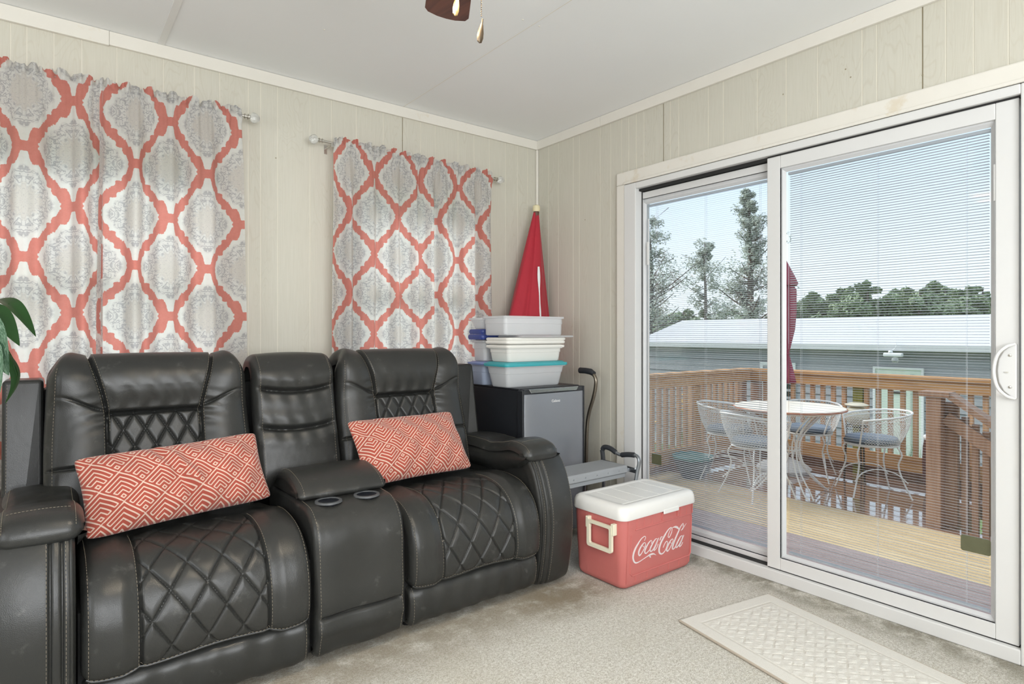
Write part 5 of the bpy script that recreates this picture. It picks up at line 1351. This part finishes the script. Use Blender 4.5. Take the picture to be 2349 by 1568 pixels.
# teal-rimmed bowl pot inside the left rail
t = thing('patio_planter', 'wide slate-blue planter bowl with a teal rim by the left railing', 'planter', (2.12, .26, ZD))
m = MB(); m.lathe([(0, 0), (.10, 0), (.15, .09), (.175, .17), (.165, .17), (.0, .15)], n=28); m.build('bowl', M_SLATE, t)
m = MB(); m.lathe([(.166, .17), (.183, .175), (.188, .20), (.176, .205), (.166, .19)], n=28); m.build('bowl_rim', M_TEAL, t)
# tall yellow flowers beyond the left rail
def flower_clump(x, y, zb, h, n, seed, label):
    r = random.Random(seed); t = thing('flowering_plant', label, 'plant', (x, y, zb)); lf = MB(); fl = MB(); st = MB()
    for k in range(n):
        a = r.uniform(0, 2*PI); rr = r.uniform(.02, .26); hh = h*r.uniform(.72, 1.0); p = Vector((rr*math.cos(a), rr*math.sin(a)*.5, hh)); st.tube([(p.x*.3, p.y*.3, 0), (p.x*.6, p.y*.6, hh*.6), p], .006, 4)
        for j in range(16):
            q = r.uniform(.35, .97)*hh; b = Vector((p.x*q/hh, p.y*q/hh, q)); an = r.uniform(0, 2*PI); L = r.uniform(.06, .15); d = Vector((math.cos(an), math.sin(an), r.uniform(-.2, .5)))*L; s = d.cross(Vector((0, 0, 1))).normalized()*.018
            lf.add([b, b+d*.5+s, b+d, b+d*.5-s], [(0, 1, 2, 3)])
        if k % 3 != 2:
            for j in range(6):
                an = j*PI/3; d = Vector((math.cos(an), math.sin(an), .35))*.070; s = Vector((-math.sin(an), math.cos(an), 0))*.026; fl.add([p, p+d*.6+s, p+d, p+d*.6-s], [(0, 1, 2, 3)])
    st.build('stems', M_GRASS, t); lf.build('leaves', M_TREE, t, smooth=False, recalc=False); fl.build('flowers', M_YEL, t, smooth=False, recalc=False)
flower_clump(1.98, .82, -2.1, 2.62, 22, 3, 'tall yellow-flowered plant beyond the left end of the railing')
flower_clump(2.85, .80, -2.1, 2.66, 20, 9, 'tall yellow-flowered plant beyond the railing, left of the corner post')
# ---------------------------------------------------------------- the neighbouring home
nb = thing('neighbouring_house', 'grey-sided single-storey house with a pale metal roof beyond the deck', 'house', (13.9, -2, -2.1)); I = local(nb)
NX, NY0, NY1, ZE = 11.8, -12.0, 8.75, .80
m = MB(); z = -1.75
prof = []
while z < ZE: prof += [(NX-.040, z), (NX-.012, min(ZE, z+.166)), (NX+.006, min(ZE, z+.166)), (NX+.006, min(ZE, z+.183))]; z += .184
rows = [[(x, yy, zz) for yy in (NY0, NY1)] for x, zz in prof]
m.grid(rows); m.b2((NX+.01, NY0, -1.75), (NX+4.2, NY1, ZE)); m.xform(I).build('siding', M_SIDING, nb, smooth=False, recalc=False)
m = MB(); m.b2((NX+.02, NY0, -2.1), (NX+4.18, NY1, -1.75)); m.xform(I).build('skirting', M_FASCIA, nb, smooth=False)
m = MB(); m.prism([(NX-.30, .90), (NX+2.1, 1.575), (NX+4.5, .90), (NX+4.5, .86), (NX+2.1, 1.53), (NX-.30, .86)], NY0, 9.05, 'y')
m.xform(I).build('roof', M_ROOF, nb, smooth=False)
m = MB(); m.b2((NX-.33, NY0, .775), (NX-.295, 9.05, .905)); m.b2((NX-.30, NY0, .79), (NX, 9.05, .80)); m.xform(I).build('fascia', M_FASCIA, nb, smooth=False, bevel=.005)
m = MB(); m.prism([(NX-.30, .86), (NX+2.1, 1.53), (NX+4.5, .86), (NX+4.2, .80), (NX, .80)], NY1-.02, NY1, 'y'); m.xform(I).build('gable', M_FASCIA, nb, smooth=False)
dy0, dy1, dz = 1.52, 2.40, .375
m = MB(); m.b2((NX-.05, dy0, -1.66), (NX-.01, dy1, dz)); dr = m.xform(I).build('door', M_MINT, nb, smooth=False)
m = MB()
for a, b, c, d in ((dy0-.045, dy0, -1.66, dz+.045), (dy1, dy1+.045, -1.66, dz+.045), (dy0, dy1, dz, dz+.045)): m.b2((NX-.075, a, c), (NX-.01, b, d))
m.xform(I).build('door_frame', M_WHITE, dr, smooth=False)
m = MB(); m.b2((NX-.062, dy0+.14, -1.5), (NX-.052, dy0+.20, dz-.08)); m.b2((NX-.062, dy1-.12, .0), (NX-.05, dy1-.55, .015)); m.xform(I).build('door_pane', M_GLASS, dr, smooth=False)
m = MB(); m.b2((NX-.075, 1.83, -.14), (NX-.05, 2.12, -.09)); m.xform(I).build('door_closer', M_DKPANE, dr, smooth=False)
m = MB(); m.b2((NX-.03, 4.25, -.50), (NX-.012, 5.02, .34)); wn = m.xform(I).build('window', M_DKPANE, nb, smooth=False)
m = MB()
for a, b, c, d in ((4.18, 4.25, -.57, .43), (5.02, 5.09, -.57, .43), (4.25, 5.02, .34, .43), (4.25, 5.02, -.57, -.50)): m.b2((NX-.06, a, c), (NX-.01, b, d))
m.xform(I).build('window_frame', M_WHITE, wn, smooth=False)
lt = thing('security_light', 'white dusk-to-dawn light hanging under the neighbouring roof edge', 'outdoor light', (11.42, 1.90, .9)); I2 = local(lt)
m = MB(); m.tube(catmull([(11.50, 1.96, 1.02), (11.45, 1.90, .99), (11.40, 1.86, .90), (11.40, 1.90, .82), (11.40, 1.97, .78)], 20)[0], .008, 5); m.xform(I2).build('cable', M_WHITE, lt)
m = MB(); m.b2((11.34, 1.74, .655), (11.44, 2.10, .735)); m.lathe([(0, .735), (.05, .735), (.03, .80), (0, .80)], (11.39, 1.97, 0), 12); m.xform(I2).build('housing', M_WHITE, lt, smooth=False, bevel=.02)
m = MB(); m.lathe([(0, .655), (.06, .64), (.075, .58), (.05, .54), (0, .53)], (11.39, 1.88, 0), 16); m.xform(I2).build('globe', M_CRYSTAL, lt)
# long grass by the neighbouring door
r = random.Random(5); m = MB()
for k in range(900):
    x = r.uniform(10.6, 11.6); y = r.uniform(-1.5, 5.5) if k % 3 else r.uniform(.9, 2.8); h = r.uniform(.45, .95)*(1.15 if k % 3 == 0 else .8); a = r.uniform(0, 2*PI); d = Vector((math.cos(a), math.sin(a), 0)); b = Vector((x, y, -2.1))
    m.add([b-d*.012, b+d*.012, b+d*h*.25+Vector((0, 0, h))], [(0, 1, 2)])
tag(m.build('long_grass', M_GRASS, smooth=False, recalc=False), 'long grass growing along the foot of the neighbouring house', 'grass', kind='stuff')
# ---------------------------------------------------------------- trees
def tree(name, label, loc, h, mat, trunk_r, branches, leafn, leafs, seed, group=None, crown=.3, shape='tall', lean=0.):
    r = random.Random(seed); t = thing(name, label, 'tree', loc, 0, group); tr = MB(); lf = MB()
    def blob(c, rad, n, s):
        for _ in range(n):
            v = Vector((r.gauss(0, 1), r.gauss(0, 1), r.gauss(0, .8))); v = v.normalized()*rad*r.random()**.45; p = c+v
            a = Vector((r.gauss(0, 1), r.gauss(0, 1), r.gauss(0, 1))).normalized()*s*r.uniform(.6, 1.4); b = a.orthogonal().normalized()*s*.55
            lf.add([p-a, p+b, p+a, p-b], [(0, 1, 2, 3)])
    pts = [Vector((lean*math.sin(q*2.2)*h*.12+.06*math.sin(q*9+seed), .05*math.sin(q*7), h*q)) for q in np.linspace(0, 1, 12)]
    tr.tube(pts, [trunk_r*(1-.88*q) for q in np.linspace(0, 1, 12)], 8)
    for k in range(branches):
        q = crown+(1-crown)*(k+r.random()*.6)/branches; q = min(q, .985); b = pts[int(q*11)].lerp(pts[min(11, int(q*11)+1)], q*11-int(q*11))
        a = r.uniform(0, 2*PI)
        if shape == 'tall': L = h*.15*(1.10-q)*r.uniform(.4, 1.9); up = r.uniform(.3, .9)
        elif shape == 'ragged': L = h*.30*(1.25-q)*r.uniform(.3, 1.3); up = r.uniform(.15, .8)
        else: L = h*.36*math.sin(PI*(q-crown)/(1-crown)*.8+.45)*r.uniform(.7, 1.1); up = r.uniform(.0, .6)
        d = Vector((math.cos(a), math.sin(a), up)); e_ = b+d*L; md = b+d*L*.5+Vector((0, 0, -.04*L))
        tr.tube([b, md, e_], [trunk_r*.30*(1.1-q), trunk_r*.2*(1.1-q), trunk_r*.06], 5)
        for j in range(3 if shape != 'ragged' else 2):
            cc = b.lerp(e_, .45+.27*j)+Vector((r.gauss(0, .06*L), r.gauss(0, .06*L), r.gauss(0, .05*L))); 
            if shape == 'ragged' and r.random() < .25: continue
            blob(cc, max(.20, L*(.30 if shape == 'round' else .42)), int(leafn/branches/3), leafs)
    tr.build('trunk', M_BARK, t); lf.build('foliage', mat, t, smooth=False, recalc=False); return t
# the lone thin tree with a broken crown beside it, and the tree at the left edge
tree('tall_tree', 'tall thin tree with a sparse column of leaves behind the grey house', (26.97, 14.38, -2.1), 10.9, M_TREE3, .30, 64, 12500, .075, 4, crown=.30, shape='tall')
tree('leaning_tree', 'ragged leaning tree with bare limbs left of the tall thin tree', (23.75, 14.35, -2.1), 7.7, M_TREE3, .16, 34, 11000, .070, 21, crown=.40, shape='ragged', lean=-1.0)
tree('ragged_tree', 'ragged tree at the left edge of the glass door', (16.6, 12.6, -2.1), 7.9, M_TREE3, .20, 44, 12000, .055, 8, crown=.35, shape='ragged')
# wood edge behind the house: every tree a copy of one of three
gp = 'trees of the wood edge behind the grey house'
pro = [tree('woodland_tree', '', (0, 0, 0), 9.0, M_TREE, .35, 30, 8000, .20, 31, gp, crown=.05, shape='round'),
       tree('woodland_tree', '', (0, 0, 0), 9.5, M_TREE, .35, 30, 8000, .20, 32, gp, crown=.05, shape='round'),
       tree('young_bright_tree', '', (0, 0, 0), 5.0, M_TREE2, .2, 22, 4200, .15, 33, gp, crown=.05, shape='round')]
F2 = Vector((.6133, .7899, 0)); R2 = Vector((.7899, -.6133, 0)); CP = Vector((-2.651, -3.133, 0))
r = random.Random(77); first = [True]*3; k = 0
lab = ['dark green tree in the wood edge seen behind the grey roof']*2+['bright green young tree in front of the dark wood edge']
spots = []
for px in range(1815, 2320, 19): spots.append((px+r.uniform(-9, 9), r.uniform(47, 56), r.choice((0, 1)), r.uniform(.66, .80)))
for px in range(2120, 2320, 44): spots.append((px+r.uniform(-9, 9), r.uniform(60, 66), r.choice((0, 1)), r.uniform(.82, .95)))
for px in range(1480, 1770, 30): spots.append((px+r.uniform(-9, 9), r.uniform(40, 50), r.choice((0, 1)), r.uniform(.42, .56)))
for px in (1560, 1935, 2165, 2190): spots.append((px, 40, 2, r.uniform(.60, .78)))
for px, D_, kd, sc in spots:
    if first[kd]: o = pro[kd]; first[kd] = False
    else: o = copy_tree(pro[kd])
    p = CP+D_*(F2+R2*((px-1174.5)/1379)); o.location = (p.x, p.y, -2.3); o.rotation_euler = (0, 0, r.uniform(0, 6.28)); o.scale = (sc*1.15, sc*1.15, sc)
    if kd == 2: o.name = 'young_bright_tree'
    if kd == 2: tag(o, 'bright green young tree low before the dark wood, '+{1560: 'left of the ragged bare limbs', 1935: 'right of the maroon umbrella', 2165: 'left of the right pair', 2190: 'right of the right pair'}[int(px)], 'tree', 'young bright trees before the wood')
    elif px < 1790: tag(o, 'low dark green tree in the hedge behind the left part of the grey roof', 'tree', 'hedge trees behind the left part of the roof')
    elif D_ > 58: tag(o, 'hazy tree rising above the wood edge at its right end', 'tree', 'taller trees at the right end of the wood')
    else: tag(o, 'dark green tree in the wood edge '+('just right of the maroon umbrella' if px < 1960 else 'behind the middle of the grey roof' if px < 2130 else 'near the right edge of the glass'), 'tree', 'wood edge trees '+('by the umbrella' if px < 1960 else 'behind the middle of the roof' if px < 2130 else 'near the right edge of the glass'))
# wooded hill far away
P = []
for i in range(26):
    row = []
    for j in range(60):
        u = i/25; v = j/59; yy = -40+170*v; hgt = (4+9.5*math.exp(-((yy-8)/26)**2)+5*math.exp(-((yy-60)/40)**2)*.35)*1.18*math.sin(min(1, u*1.4)*PI/2); x = 112+60*u-.10*yy
        row.append((x, yy, -2.2+hgt+.5*math.sin(j*1.7+i)+.4*math.sin(j*3.1)))
    P.append(row)
m = MB(); m.grid(P); o = tag(m.build('hill', M_HILL, angle=0), kind='structure')
